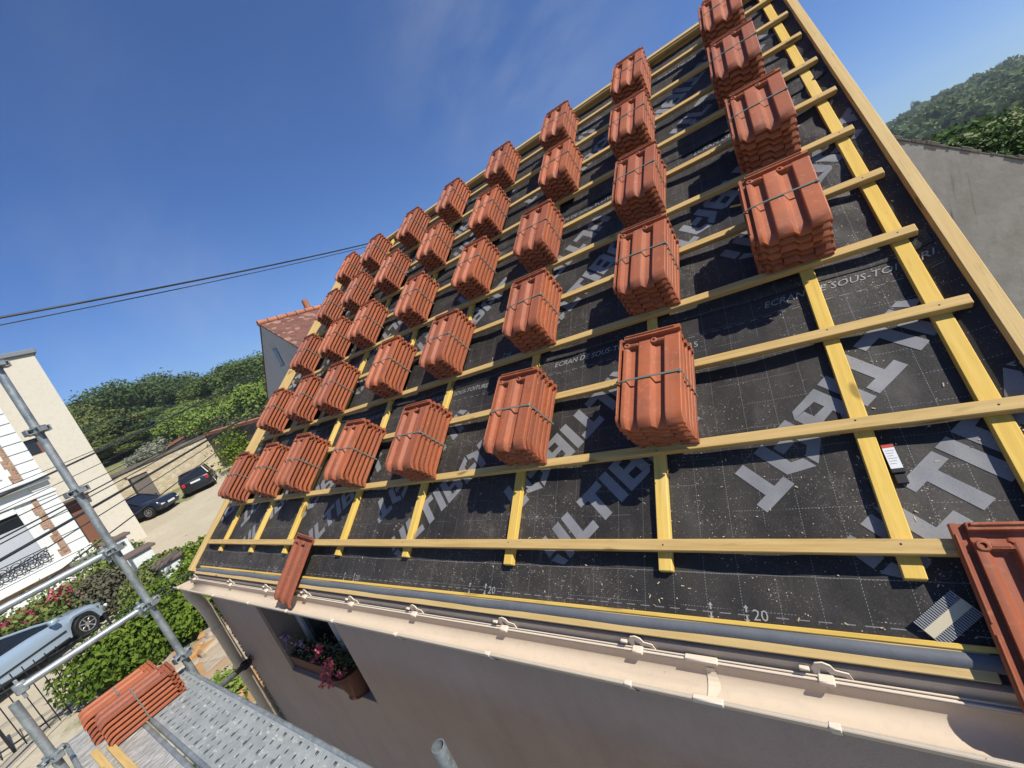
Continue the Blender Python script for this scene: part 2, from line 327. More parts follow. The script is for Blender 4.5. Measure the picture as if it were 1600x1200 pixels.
M['leaf_grey'] = leafmat('grey twiggy foliage', (0.16, 0.15, 0.10), (0.24, 0.23, 0.17), (0.14, 0.13, 0.09))
M['leaf_far'] = leafmat('far hillside foliage', (0.14, 0.22, 0.085), (0.25, 0.32, 0.13), (0.14, 0.20, 0.09))
M['leaf_white'] = leafmat('pale blossom', (0.45, 0.44, 0.36), (0.25, 0.3, 0.16), (0.5, 0.48, 0.42))
M['leaf_vine'] = leafmat('vine foliage', (0.07, 0.14, 0.035), (0.15, 0.23, 0.065), (0.07, 0.13, 0.035))
def paint(name, c, metal=0.0): 
    m = mat(name, c, 0.28, metal, 0.5); m.node_tree.nodes['Principled BSDF'].inputs['Coat Weight'].default_value = 0.6
    m.node_tree.nodes['Principled BSDF'].inputs['Coat Roughness'].default_value = 0.08; return m
M['paint_silver'] = paint('silver blue paint', (0.43, 0.55, 0.68), 0.3)
M['paint_black'] = paint('black paint', (0.012, 0.013, 0.015)); M['paint_navy'] = paint('navy paint', (0.012, 0.018, 0.035))
M['rim'] = mat('alloy rim', (0.6, 0.62, 0.64), 0.3, 0.7); M['redlamp'] = mat('red lamp', (0.5, 0.02, 0.03), 0.2); M['clearlamp'] = mat('headlamp', (0.75, 0.78, 0.8), 0.1)
def ground_mat():
    m = mat('grass', (0.12, 0.14, 0.05), 0.95, 0, 0.2); k = NT(m); v = k.coord()
    a = k.noise(v, 0.18, 6, 0.65); b = k.noise(v, 2.2, 5, 0.65); f = k.noise(v, 14, 4, 0.7)
    c = k.mix(k.rng(a, 0.38, 0.62), (0.16, 0.20, 0.055), (0.29, 0.26, 0.13)); c = k.mix(k.rng(b, 0.4, 0.7, 0, 0.6), c, (0.10, 0.14, 0.035))
    c = k.mix(k.rng(f, 0.5, 0.75, 0, 0.5), c, (0.36, 0.32, 0.2)); k.col(c); k.bump(f, 0.6, 0.05); return m
M['grass'] = ground_mat()
def sand_mat():
    m = mat('sandy yard', (0.5, 0.41, 0.28), 0.95, 0, 0.2); k = NT(m); v = k.coord()
    a = k.noise(v, 0.35, 6, 0.6); b = k.noise(v, 5, 5, 0.6); f = k.noise(v, 26, 3, 0.6); gmask = k.noise(v, 0.75, 6, 0.72)
    c = k.mix(k.rng(a, 0.35, 0.65), (0.58, 0.51, 0.38), (0.50, 0.435, 0.32)); c = k.mix(k.rng(b, 0.45, 0.75, 0, 0.5), c, (0.42, 0.36, 0.26))
    at_ = k.n('ShaderNodeAttribute', attribute_name='weed')
    g = k.rng(k.math('ADD', gmask, at_.outputs['Fac']), 0.66, 0.80)
    gc = k.mix(k.rng(f, 0.4, 0.65), (0.10, 0.14, 0.03), (0.22, 0.24, 0.08)); c = k.mix(k.math('MULTIPLY', g, k.rng(f, 0.36, 0.5, 0.35, 1)), c, gc)
    k.col(c); k.bump(f, 0.5, 0.03); return m
M['sand'] = sand_mat()

# ------------------------------------------------------------------ object helpers
def tag(o, label=None, cat=None, group=None, kind=None):
    if label: o['label'] = label
    if cat: o['category'] = cat
    if group: o['group'] = group
    if kind: o['kind'] = kind
    return o
def thing(name, label, cat, loc=(0, 0, 0), group=None, rot=None):
    o = bpy.data.objects.new(name, None); COL.objects.link(o); o.empty_display_size = 0.1
    o.matrix_world = Matrix.Translation(Vector(loc)) @ (rot.to_4x4() if rot else Matrix())
    return tag(o, label, cat, group)
class MB:
    """collects simple solids into one mesh"""
    def __init__(s): s.v = []; s.f = []; s.mi = []
    def add(s, vs, fs, mi=0):
        b = len(s.v); s.v += [tuple(x) for x in vs]; s.f += [tuple(i + b for i in f) for f in fs]; s.mi += [mi] * len(fs); return s
    def box(s, a, b, mi=0, m=None):
        x0, y0, z0 = a; x1, y1, z1 = b
        vs = [Vector(p) for p in ((x0, y0, z0), (x1, y0, z0), (x1, y1, z0), (x0, y1, z0), (x0, y0, z1), (x1, y0, z1), (x1, y1, z1), (x0, y1, z1))]
        if m: vs = [m @ p for p in vs]
        return s.add(vs, [(0, 3, 2, 1), (4, 5, 6, 7), (0, 1, 5, 4), (1, 2, 6, 5), (2, 3, 7, 6), (3, 0, 4, 7)], mi)
    def bbox(s, a, b, bev=0.003, mi=0, m=None):
        """box with chamfered long edges"""
        bm = bmesh.new(); bmesh.ops.create_cube(bm, size=1)
        c = [(a[i] + b[i]) / 2 for i in range(3)]; d = [abs(b[i] - a[i]) for i in range(3)]
        for v in bm.verts: v.co = Vector((c[i] + v.co[i] * d[i] for i in range(3)))
        bmesh.ops.bevel(bm, geom=bm.edges[:], offset=bev, segments=1, affect='EDGES')
        bm.verts.index_update(); vs = [(m @ v.co) if m else v.co.copy() for v in bm.verts]; fs = [tuple(v.index for v in f.verts) for f in bm.faces]
        bm.free(); return s.add(vs, fs, mi)
    def tube(s, pts, r, n=10, mi=0, cap=True, closed=False):
        pts = [Vector(p) for p in pts]; vs = []; fs = []; up = None
        rs = r if isinstance(r, (list, tuple)) else [r] * len(pts)
        for i, p in enumerate(pts):
            t = (pts[min(i + 1, len(pts) - 1)] - pts[max(i - 1, 0)]).normalized()
            if up is None: up = t.orthogonal().normalized()
            up = (up - t * up.dot(t)).normalized(); q = t.cross(up)
            for k in range(n):
                a = 2 * math.pi * k / n; vs.append(p + (up * math.cos(a) + q * math.sin(a)) * rs[i])
        for i in range(len(pts) - 1):
            for k in range(n): fs.append((i * n + k, i * n + (k + 1) % n, (i + 1) * n + (k + 1) % n, (i + 1) * n + k))
        if cap: fs += [tuple(range(n))[::-1], tuple((len(pts) - 1) * n + k for k in range(n))]
        return s.add(vs, fs, mi)
    def lathe(s, prof, c=(0, 0, 0), n=16, mi=0):
        vs = []; fs = []
        for r, z in prof:
            for k in range(n): a = 2 * math.pi * k / n; vs.append((c[0] + r * math.cos(a), c[1] + r * math.sin(a), c[2] + z))
        for i in range(len(prof) - 1):
            for k in range(n): fs.append((i * n + k, i * n + (k + 1) % n, (i + 1) * n + (k + 1) % n, (i + 1) * n + k))
        fs.append(tuple(range(n))[::-1]); fs.append(tuple((len(prof) - 1) * n + k for k in range(n))); return s.add(vs, fs, mi)
    def prism(s, poly, d, mi=0):
        """polygon (3-D points) extruded by vector d"""
        n = len(poly); d = Vector(d); a = [Vector(p) for p in poly]; return s.add(a + [p + d for p in a],
            [tuple(range(n))[::-1], tuple(range(n, 2 * n))] + [(i, (i + 1) % n, n + (i + 1) % n, n + i) for i in range(n)], mi)
    def mesh(s, name, mats, smooth=None):
        me = bpy.data.meshes.new(name); me.from_pydata([tuple(v) for v in s.v], [], s.f)
        for m in (mats if isinstance(mats, (list, tuple)) else [mats]): me.materials.append(m)
        me.polygons.foreach_set('material_index', s.mi)
        bm = bmesh.new(); bm.from_mesh(me); bmesh.ops.recalc_face_normals(bm, faces=bm.faces); bm.to_mesh(me); bm.free()
        if smooth is not None: me.shade_smooth(); me.set_sharp_from_angle(angle=math.radians(smooth))
        return me
    def build(s, name, mats, parent=None, smooth=None, mw=None): return place(name, s.mesh(name, mats, smooth), parent, mw)
def place(name, me, parent=None, mw=None):
    """link mesh object; mw is its world matrix (identity by default: vertices are world coordinates)"""
    o = bpy.data.objects.new(name, me); COL.objects.link(o); mw = mw or Matrix()
    if parent is not None:
        o.parent = parent; o.matrix_basis = wm(parent).inverted() @ mw
    else: o.matrix_world = mw
    o['_w'] = 0; del o['_w']
    return o
def wm(o): return (wm(o.parent) @ o.matrix_basis) if o.parent else o.matrix_basis.copy()
def recenter(o):
    """move a top-level mesh's origin to the middle of its base"""
    me = o.data; n = len(me.vertices); a = np.empty(n * 3, np.float32); me.vertices.foreach_get('co', a); a = a.reshape(-1, 3)
    c = (a.min(0) + a.max(0)) / 2; c[2] = a[:, 2].min(); a -= c; me.vertices.foreach_set('co', a.ravel()); me.update(); o.location = [float(x) for x in c]; return o
def copy_part(src, parent):
    c = src.copy(); COL.objects.link(c); c.parent = parent
    return c

# ================================================================== GROUND
def ground():
    vs = []; fs = []; NA = 300; rr = [0.0] + list(np.geomspace(2, 4500, 110))
    for r in rr:
        for k in range(NA):
            a = 2 * math.pi * k / NA; x, y = r * math.cos(a), r * math.sin(a); z = ground_z(x, y)
            vs.append((x, y, z))
    for i in range(len(rr) - 1):
        for k in range(NA): fs.append((i * NA + k, (i + 1) * NA + k, (i + 1) * NA + (k + 1) % NA, i * NA + (k + 1) % NA))
    m = MB(); m.add(vs, fs); o = m.build('ground', M['grass'], None, 60); tag(o, kind='structure')
ground()
def yard():
    xs = np.arange(-46, 12, 0.6); ys = np.arange(-9, 16, 0.6); vs = []; wd = []
    for x in xs:
        for y in ys:
            vs.append((x, y, ground_z(x, y) + 0.012))
            e = max(smooth(-41, -45, x), smooth(-7, -9, y), smooth(12, 15, y), 0.75 * smooth(-14.5, -11.2, x) * smooth(-2.8, -0.5, y), smooth(-3.6, -2.6, x) * smooth(1.0, 3.0, y), smooth(-28.5, -32, x) * 0.75 * (1 - smooth(7.6, 9.5, y)), 0.5 * smooth(3.2, 1.5, y) * smooth(-22, -24, x))
            wd.append(0.34 * e)
    ny = len(ys); fs = [(i * ny + j, (i + 1) * ny + j, (i + 1) * ny + j + 1, i * ny + j + 1) for i in range(len(xs) - 1) for j in range(ny - 1) if not (xs[i] > -3 and ys[j] > 2)]
    m = MB(); m.add(vs, fs); me = m.mesh('yard', M['sand'], 60)
    at_ = me.attributes.new('weed', 'FLOAT', 'POINT'); at_.data.foreach_set('value', wd)
    tag(place('yard', me), kind='structure')
yard()

# ================================================================== THE HOUSE UNDER REPAIR
house = thing('house', 'sand rendered house whose roof is stripped to black membrane and yellow battens', 'house', (-1.8, 3.4, -3.0))
UL, UR = -4.44, 0.962
XL, WY = -4.49, 0.085
# walls: front wall with window opening, gables, back wall
def walls():
    m = MB(); zt, zb = 0.03, -3.02
    wl, wr, wb, wt = -3.50, -2.31, -0.90, 0.0
    T = 0.35
    m.box((XL, WY, zb), (wl, WY + T, zt)); m.box((wr, WY, zb), (UR - .01, WY + T, zt)); m.box((wl, WY, zb), (wr, WY + T, wb)); m.box((wl, WY, wt), (wr, WY + T, zt))
    rz = 2.62; ry = 3.36; by = 6.6
    for x0, x1 in ((XL, XL + .3), (UR - .31, UR - .01)):
        m.prism([(x0, WY + T, zb), (x0, by, zb), (x0, by, 0.0), (x0, ry, rz), (x0, WY + T, 0.26)], (x1 - x0, 0, 0))
    m.box((XL + .3, by - .3, zb), (UR - .31, by, 0.0))
    m.build('wall', M['render'], house)
    # rough lumps of render along the corner
    c = MB()
    for i in range(90):
        z = -0.3 - i * 0.028 + random.uniform(-.01, .01); r = random.uniform(.004, .012)
        c.bbox((XL - r * .3, WY - r, z - r), (XL + r * 1.6, WY + r * .4, z + r), r * .4)
    c.build('corner_render', M['render'], house)
    for a_, b_ in ((wl + .001, wl + .006), (wr - .006, wr - .001)):
        rv = MB(); rv.box((a_, WY + .02, wb + .001), (b_, WY + T, wt)); rv.build('window_reveal', M['reveal'], house)
    sill = MB(); sill.bbox((wl + .002, WY - .006, wb - .02), (wr - .002, WY + T, wb + .004), .003); sill.build('window_sill', M['render'], house)
    w = MB(); y = WY + .2
    for a, b in (((wl, y, wb), (wl + .07, y + .06, wt)), ((wr - .07, y, wb), (wr, y + .06, wt)), ((wl + .07, y, wb), (wr - .07, y + .06, wb + .07)), ((wl + .07, y, wt - .07), (wr - .07, y + .06, wt)), ((-2.94, y - .003, wb + .07), (-2.86, y + .06, wt - .07))): w.bbox(a, b, .006)
    f = w.build('window', M['greyframe'], house)
    g = MB(); g.box((wl + .07, y + .025, wb + .07), (wr - .07, y + .035, wt - .07)); g.build('pane', M['glass'], f)
    s = MB()
    for k in range(7): s.bbox((wl + .03, WY + .12, wt - .035 - k * .042 - .04), (wr - .03, WY + .135, wt - .035 - k * .042), .004)
    s.build('roller_shutter', M['shutter'], house)
walls()
# membrane with sag between counter battens and folds at the right
CB = [-4.07, -3.42, -2.835, -2.115, -1.447, -0.735, -0.05, 0.579, 0.86]
def mem_h(u, v):
    h = 0.0
    for a, b in zip([UL] + CB, CB + [UR]):
        if a <= u <= b:
            t = (u - a) / (b - a); h -= 0.010 * math.sin(math.pi * t) * min(1, (b - a) / .5)
    n = mnoise.noise(Vector((u * 1.6, v * 1.6, 1.3))); h += 0.005 * n + 0.0028 * mnoise.noise(Vector((u * 6.5, v * 4.0, 8.1))) + 0.0022 * mnoise.noise(Vector((u * 17, v * 11, 3.7))) + 0.006 * max(0, 1 - abs(mnoise.noise(Vector((u * 1.9 + v * 1.4, v * 2.6 - u, 6.6)))) * 5) * smooth(-.05, .25, mnoise.noise(Vector((u * .9, v * .9, 9.1))))
    fold = smooth(0.35, 0.75, u) * smooth(1.25, 1.7, v) * (1 - smooth(0.86, 0.95, u))
    if fold > 0:
        q = mnoise.noise(Vector((u * 2.2 + 4, v * 5.5 + u * 1.5, 2.2))) ; h += fold * 0.026 * q + fold * 0.01 * mnoise.noise(Vector((u * 8, v * 14, 5)))
    up = smooth(0.80, 0.955, u); h += 0.035 * up * up     # turned up against the verge board
    upl = smooth(-4.2, UL, u); h += 0.03 * upl * upl
    return h
def membrane():
    us = np.linspace(UL, UR, 330); vs_ = np.linspace(0.135, 4.285, 260); vs = []
    for v in vs_:
        for u in us: vs.append((u, v, mem_h(u, v)))
    n = len(us); fs = [(j * n + i, j * n + i + 1, (j + 1) * n + i + 1, (j + 1) * n + i) for j in range(len(vs_) - 1) for i in range(n - 1)]
    m = MB(); m.add(vs, fs); o = m.build('roof_membrane', M['membrane'], house, 180, ROOF)
    # lapped upper edge of each width
    for v0 in (1.375, 2.725):
        q = MB(); un = np.linspace(UL + .02, UR - .03, 120)
        for dv, hh in ((0.0, .004), (0.012, .008), (0.05, .006), (0.075, .003)):
            q.v += [(u, v0 + dv + 0.006 * math.sin(u * 5 + v0) + .004 * mnoise.noise(Vector((u * 6, v0, 0))), mem_h(u, v0 + dv) + hh + (.012 * max(0, mnoise.noise(Vector((u * 3, v0, 7)))) if dv < .03 else 0)) for u in un]
        k = len(un)
        for r in range(3):
            for i in range(k - 1): q.f.append((r * k + i, r * k + i + 1, (r + 1) * k + i + 1, (r + 1) * k + i)); q.mi.append(0)
        q.build('membrane_lap', M['membrane'], house, 180, ROOF)
    return o
MEM = membrane()
# ---- printed lettering on the membrane
RS = (math.cos(math.radians(44)), math.sin(math.radians(44)))
H = 0.155; S = 0.042
LET = {
 'U': (0.125, [[(0, .07), (S, .07), (S, H), (0, H)], [(0, .055), (.035, .0), (.062, .0), (.045, S), (S, .055)], [(.072, 0), (.098, 0), (.125, .04), (.083, .05), (.072, S)], [(.083, .055), (.125, .055), (.125, H), (.083, H)]]),
 'L': (0.105, [[(0, 0), (S, 0), (S, H), (0, H)], [(S, 0), (.105, 0), (.105, S * .95), (S, S * .95)]]),
 'T': (0.128, [[(0, H - .038), (.128, H - .038), (.128, H), (0, H)], [(.043, 0), (.085, 0), (.085, H - .038), (.043, H - .038)]]),
 'I': (0.043, [[(0, 0), (.043, 0), (.043, H), (0, H)]]),
 'B': (0.128, [[(0, 0), (.042, 0), (.042, H), (0, H)], [(.042, 0), (.108, 0), (.128, .022), (.042, .03)], [(.042, H - .03), (.128, H - .022), (.108, H), (.042, H)],
        [(.042, .064), (.128, .06), (.128, .095), (.042, .091)], [(.088, .028), (.128, .022), (.128, .06), (.088, .064)], [(.088, .091), (.128, .095), (.128, H - .022), (.088, H - .03)]]),
 'A': (0.160, [[(0, 0), (.042, 0), (.042, .105), (0, .122)], [(0, .122), (.042, .105), (.075, .123), (.075, .165)], [(.118, 0), (.16, 0), (.16, .122), (.118, .105)], [(.085, .123), (.118, .105), (.16, .122), (.085, .165)], [(.052, .035), (.108, .035), (.108, .072), (.052, .072)]]),
}
WORD = [('U', -.243), ('L', -.100), ('T', 0.0), ('I', .141), ('B', .202), ('A', .347), ('T', .519)]
ROLLS = [(0.0, 0.0, 0.145, 1.375), (-0.155, 1.35, 1.40, 2.725), (-0.31, 2.70, 2.75, 4.27)]
def lettering():
    V = []; F = []; idx = {}
    def quad_grid(p, n=12):
        if len(p) == 5:
            quad_grid([p[0], p[1], p[2], p[3]], n); quad_grid([p[0], p[3], p[4], p[4]], n); return
        b = len(V)
        for j in range(n + 1):
            for i in range(n + 1):
                a, c = i / n, j / n
                u = (p[0][0] * (1 - a) + p[1][0] * a) * (1 - c) + (p[3][0] * (1 - a) + p[2][0] * a) * c
                v = (p[0][1] * (1 - a) + p[1][1] * a) * (1 - c) + (p[3][1] * (1 - a) + p[2][1] * a) * c
                V.append((u, v, 0))
        for j in range(n):
            for i in range(n): F.append((b + j * (n + 1) + i, b + j * (n + 1) + i + 1, b + (j + 1) * (n + 1) + i + 1, b + (j + 1) * (n + 1) + i))
    for (du, dv, v0, v1) in ROLLS:
        for k in range(-7, 3):
            for inv in (0, 1):
                for ch, off in WORD:
                    for p in LET[ch][1]:
                        q = []
                        for (x, y) in p:
                            if not inv: s, t = .074 + .75 * k + off + x, .538 - .731 * k + y
                            else: s, t = 1.180 + .75 * k - off - x, .305 - .731 * k - y
                            q.append((RS[0] * s - RS[1] * t + du, RS[1] * s + RS[0] * t + dv))
                        cu = sum(a for a, b in q) / len(q)
                        if cu < UL - .1 or cu > UR + .1: continue
                        quad_grid(q)
        # keep only what lies on this width
        for i, (u, v, z) in enumerate(V):
            if i not in idx: idx[i] = UL + .03 < u < UR - .02 and v0 < v < v1
    F2 = [f for f in F if all(idx[i] for i in f)]
    V2 = [(u, v, mem_h(u, v) + .0014) for u, v, z in V]
    used = sorted({i for f in F2 for i in f}); re = {o: n for n, o in enumerate(used)}
    m = MB(); m.add([V2[i] for i in used], [tuple(re[i] for i in f) for f in F2])
    m.build('printed_lettering', M['print'], MEM, 180, ROOF)
    # small type
    s = MB()
    def text(body, u, v, size, shear=0.0):
        cu = bpy.data.curves.new('t', 'FONT'); cu.body = body; cu.size = size; cu.shear = shear; cu.resolution_u = 2
        o = bpy.data.objects.new('t', cu); COL.objects.link(o); dg = bpy.context.evaluated_depsgraph_get(); me = bpy.data.meshes.new_from_object(o.evaluated_get(dg))
        vs = [(u + q.co.x, v + q.co.y, mem_h(u + q.co.x, v + q.co.y) + .0022) for q in me.vertices]; fs = [tuple(p.vertices) for p in me.polygons]
        ok = [all(UL + .03 < vs[i][0] < UR - .03 for i in f) for f in fs]; s.add(vs, [f for f, k in zip(fs, ok) if k])
        bpy.data.objects.remove(o); bpy.data.curves.remove(cu); bpy.data.meshes.remove(me)
    def poly(pts): s.add([(u, v, mem_h(u, v) + .0022) for u, v in pts], [tuple(range(len(pts)))])
    for (du, dv, v0, v1) in ROLLS:
        for k in range(-6, 3):
            text('ECRAN DE SOUS-TOITURE', -.612 + 1.022 * k + du, 1.318 + dv if dv < 2 else 3.95, .044, .25)
            if dv < 2:
                text('20', .19 + 1.033 * k + du, .163 + dv, .042); text('15', .10 + 1.033 * k + du, 1.213 + dv, .042)
                for uo in (.175, .075):
                    u = uo + 1.033 * k + du; v = .178 + dv
                    if not UL + .1 < u < UR - .1: continue
                    for sg in (1, -1):
                        poly([(u - .0025, v + sg * .004), (u + .0025, v + sg * .004), (u + .0025, v + sg * .016), (u - .0025, v + sg * .016)][::sg]); poly([(u - .007, v + sg * .015), (u + .007, v + sg * .015), (u, v + sg * .025)][::sg])
    s.build('printed_small_type', M['whiteprint'], MEM, None, ROOF)
lettering()
# ---- counter battens and battens
def stick(name, p0, p1, wd, th, m, parent=house, **kw):
    """timber from p0 to p1 in the roof frame (its lower face centre line)"""
    a, b = Vector(p0), Vector(p1); d = b - a; Ln = d.length; x = d.normalized(); y = Vector((0, 0, 1)).cross(x).normalized(); z = x.cross(y)
    nails = kw.get('nails', [])
    fr = Matrix(((x.x, y.x, z.x, a.x), (x.y, y.y, z.y, a.y), (x.z, y.z, z.z, a.z), (0, 0, 0, 1)))
    q = MB(); q.bbox((0, -wd / 2, 0), (Ln, wd / 2, th), .0025)
    for nx in nails:
        q.lathe([(.0028, th - .002), (.0028, th + .0006)], (nx + random.uniform(-.012, .012), random.uniform(-.25, .25) * wd, 0), 8, 1)
    return q.build(name, [m, M['darkmetal']], parent, None, ROOF @ fr)
for i, u in enumerate(CB):
    v0 = [.288, .288, .289, .29, .295, .28, .282, .288, .2][i]
    stick('counter_batten', (u + (.0 if i < 8 else .0), v0, -.002), (u + random.uniform(-.008, .008), 4.27, -.002), .046, .028, M['counter'])
ends = [.66, 1.2, .938, .91, .916, .909, .953, .938, .94, .933, .92, .93]
for k in range(12):
    v = .363 + .36 * k if k < 11 else 4.285
    e = min(ends[k], .93); l = [-4.34, -4.28, -4.24][k % 3] + random.uniform(-.02, .02)
    if k == 0: e = .928
    stick('batten', (l, v + random.uniform(-.003, .003), .0265), (e, v + random.uniform(-.003, .003), .0265), .039, .027, M['batten'], nails=[c - l for c in CB if c < e])
# ---- verge boards, ridge board
stick('barge_board', (.969, .02, -.16), (.969, 4.32, -.16), .042, .226, M['barge'])
stick('barge_board', (UL - .025, .10, -.16), (UL - .02, 1.0, -.16), .075, .215, M['barge'])
stick('barge_board', (UL - .02, 1.005, -.14), (UL + .0, 4.32, -.14), .05, .245, M['barge'])
stick('ridge_board', (-4.42, 4.30, -.06), (.93, 4.30, -.06), .045, .125, M['barge'])
# ---- eaves edge: thin strip, blue grey membrane, timber edge, fascia
def eaves():
    q = MB(); q.bbox((UL - .02, .143, -.01), (.68, .156, .012), .002); q.build('eaves_strip', M['counter'], house, None, ROOF)
    q = MB(); us = np.linspace(UL - .06, .675, 60); prof = [(.144, .003), (.137, .013), (.125, .017), (.113, .014), (.105, .005)]
    for (v, h) in prof:
        q.v += [(u, v + .0015 * math.sin(u * 9), h + .0015 * mnoise.noise(Vector((u * 7, v * 60, 0)))) for u in us]
    k = len(us)
    for r in range(len(prof) - 1):
        for i in range(k - 1): q.f.append((r * k + i, r * k + i + 1, (r + 1) * k + i + 1, (r + 1) * k + i)); q.mi.append(0)
    q.build('eaves_membrane', M['eavestrip'], house, 180, ROOF)
    q = MB(); q.bbox((0, 0, 0), (5.16, .06, .022), .002); q.build('eaves_batten', M['barge'], house, None, ROOF @ Matrix.Translation((UL - .06, .086, -.014)))
    q = MB(); q.box((UL - .06, .064, -.16), (UR, .082, .036)); q.build('fascia_board', M['pvc'], house)
eaves()
# ---- gutter
GY0, GY1, GZ, RZ = -.072, .046, .022, -.002
def gutter():
    g = thing  # noqa
    cx, cy, r = (GY0 + GY1) / 2, GZ, (GY1 - GY0) / 2
    q = MB(); X0, X1 = -4.60, 1.6; prof = []
    prof += [(GY1 - .004, RZ + .006), (GY1, RZ + .004)]
    for k in range(0, 13):
        a = math.pi * k / 12; tl = (GZ - RZ) * (1 + math.cos(a)) / 2; prof.append((cx + r * math.cos(a), cy - .012 - tl - r * .9 * math.sin(a)))
    prof += [(GY0 - .001, GZ - .004), (GY0 - .006, GZ + .003), (GY0 - .012, GZ - .002), (GY0 - .010, GZ - .010), (GY0 - .005, GZ - .012)]
    xs = np.linspace(X0, X1, 12)
    for x in xs: q.v += [(x, y, z - .012 * (0 if x < -10 else 0)) for y, z in prof]
    n = len(prof)
    for i in range(len(xs) - 1):
        for k in range(n - 1): q.f.append((i * n + k, i * n + k + 1, (i + 1) * n + k + 1, (i + 1) * n + k)); q.mi.append(0)
    o = q.build('gutter', M['pvc'], house, 50)
    sm = o.modifiers.new('thickness', 'SOLIDIFY'); sm.thickness = .0022; sm.offset = 0
    e = MB(); end = [(X0, y, z) for y, z in prof[2:15]]; e.prism(end, (-.006, 0, 0)); e.build('gutter_end', M['pvc'], o, 50)
    b = MB(); b.tube([(X0, GY1 - .001, RZ + .009), (1.6, GY1 - .001, RZ + .009)], .0030, 8); b.tube([(X0, GY1 + .008, RZ + .012), (1.6, GY1 + .008, RZ + .012)], .0026, 8); b.box((X0, GY1 - .001, RZ + .004), (1.6, GY1 + .008, RZ + .008)); b.build('rear_bead', M['pvcrim'], o, 60)
    f = MB(); f.tube([(X0, GY0 - .007, GZ - .004), (1.6, GY0 - .007, GZ - .004)], .0062, 10); f.build('front_bead', M['pvc'], o, 60)
    def clip(x):
        c = MB(); 
        # arched bracket arm on the fascia
        Y = GY1 + .012; plate = [(x - .026, RZ + .010), (x - .030, RZ + .034), (x - .020, RZ + .050), (x - .002, RZ + .055), (x + .014, RZ + .048), (x + .022, RZ + .034), (x + .050, RZ + .029), (x + .056, RZ + .008), (x + .046, RZ + .008), (x + .040, RZ + .018), (x + .010, RZ + .020), (x + .002, RZ + .036), (x - .010, RZ + .036), (x - .014, RZ + .010)]
        c.prism([(a_, Y, b_) for a_, b_ in plate], (0, .004, 0))
        c.bbox((x - .020, GY1 - .012, RZ + .002), (x + .016, GY1 + .016, RZ + .017), .003)
        c.bbox((x - .058, GY1 + .004, RZ + .026), (x - .034, GY1 + .016, RZ + .035), .002)
        # strap below and hook over the front bead
        arc = [(x + .0, cx + (r + .004) * math.cos(math.pi * k / 12), cy - .012 - (GZ - RZ) * (1 + math.cos(math.pi * k / 12)) / 2 - (r + .006) * .9 * math.sin(math.pi * k / 12)) for k in range(6, 13)]
        arc += [(x, GY0 - .012, GZ - .004), (x, GY0 - .012, GZ + .003)]
        for a_, b_ in zip(arc[:-1], arc[1:]):
            a_, b_ = Vector(a_), Vector(b_); c.add([a_ + Vector((-.011, 0, 0)), a_ + Vector((.011, 0, 0)), b_ + Vector((.011, 0, 0)), b_ + Vector((-.011, 0, 0))], [(0, 1, 2, 3)])
        c.bbox((x - .012, GY0 - .016, GZ - .010), (x + .012, GY0 + .001, GZ + .0045), .002)
        c.build('gutter_clip', M['pvcrim'], o, 40)
    for x in (-4.46, -3.61, -2.95, -2.39, -1.86, -1.31, -.74, -.17, .34, .92): clip(x)
    s = MB(); 
    arc = [(cx + (r - .003) * math.cos(math.pi * k / 12), cy - .010 - (GZ - RZ) * (1 + math.cos(math.pi * k / 12)) / 2 - (r - .003) * .9 * math.sin(math.pi * k / 12)) for k in range(0, 13)]
    for a_, b_ in zip(arc[:-1], arc[1:]):
        s.add([(.035, a_[0], a_[1]), (.065 + .006 * math.sin(a_[0] * 90), a_[0], a_[1]), (.065 + .006 * math.sin(b_[0] * 90), b_[0], b_[1]), (.035, b_[0], b_[1])], [(0, 1, 2, 3)])
    s.bbox((-.02, GY1 - .008, RZ + .004), (.075, GY1 + .013, RZ + .018), .003); s.bbox((.02, GY0 - .016, GZ - .012), (.1, GY0 + .002, GZ + .005), .003)
    s.build('gutter_union', M['pvcrim'], o, 40)
    return o
GUT = gutter()
def downpipe():
    x = -4.52; d = MB()
    d.tube([(x, -.013, -.03), (x, -.013, -.12), (x, -.005, -.18), (x + .0, .012, -.26), (x, .02, -.34), (x, .02, -3.0)], [.052, .052, .05, .05, .05, .05], 20)
    p = d.build('downpipe', M['pvc'], house, 50)
    for z in (-.30, -.52, -1.5, -2.4): c = MB(); c.tube([(x, .02, z), (x, .02, z - .05)], .0545, 20); c.build('pipe_collar', M['pvc'], p, 50)
downpipe()
# rear slope so that the roof is closed from other sides
def back():
    m = MB(); m.prism([(UL, 3.36, 2.66), (UL, 6.95, -.17), (UL, 6.95, -.27), (UL, 3.36, 2.54)], (UR - UL, 0, 0)); m.build('rear_roof_slope', M['membrane'], house)
    m = MB(); a = rp(0, .16, -.02); b = rp(0, 4.28, -.02); m.prism([(UL, a.y, a.z), (UL, b.y, b.z), (UL, b.y, b.z - .02), (UL, a.y, a.z - .02)], (UR - UL, 0, 0)); m.build('roof_deck', M['reveal'], house)
back()

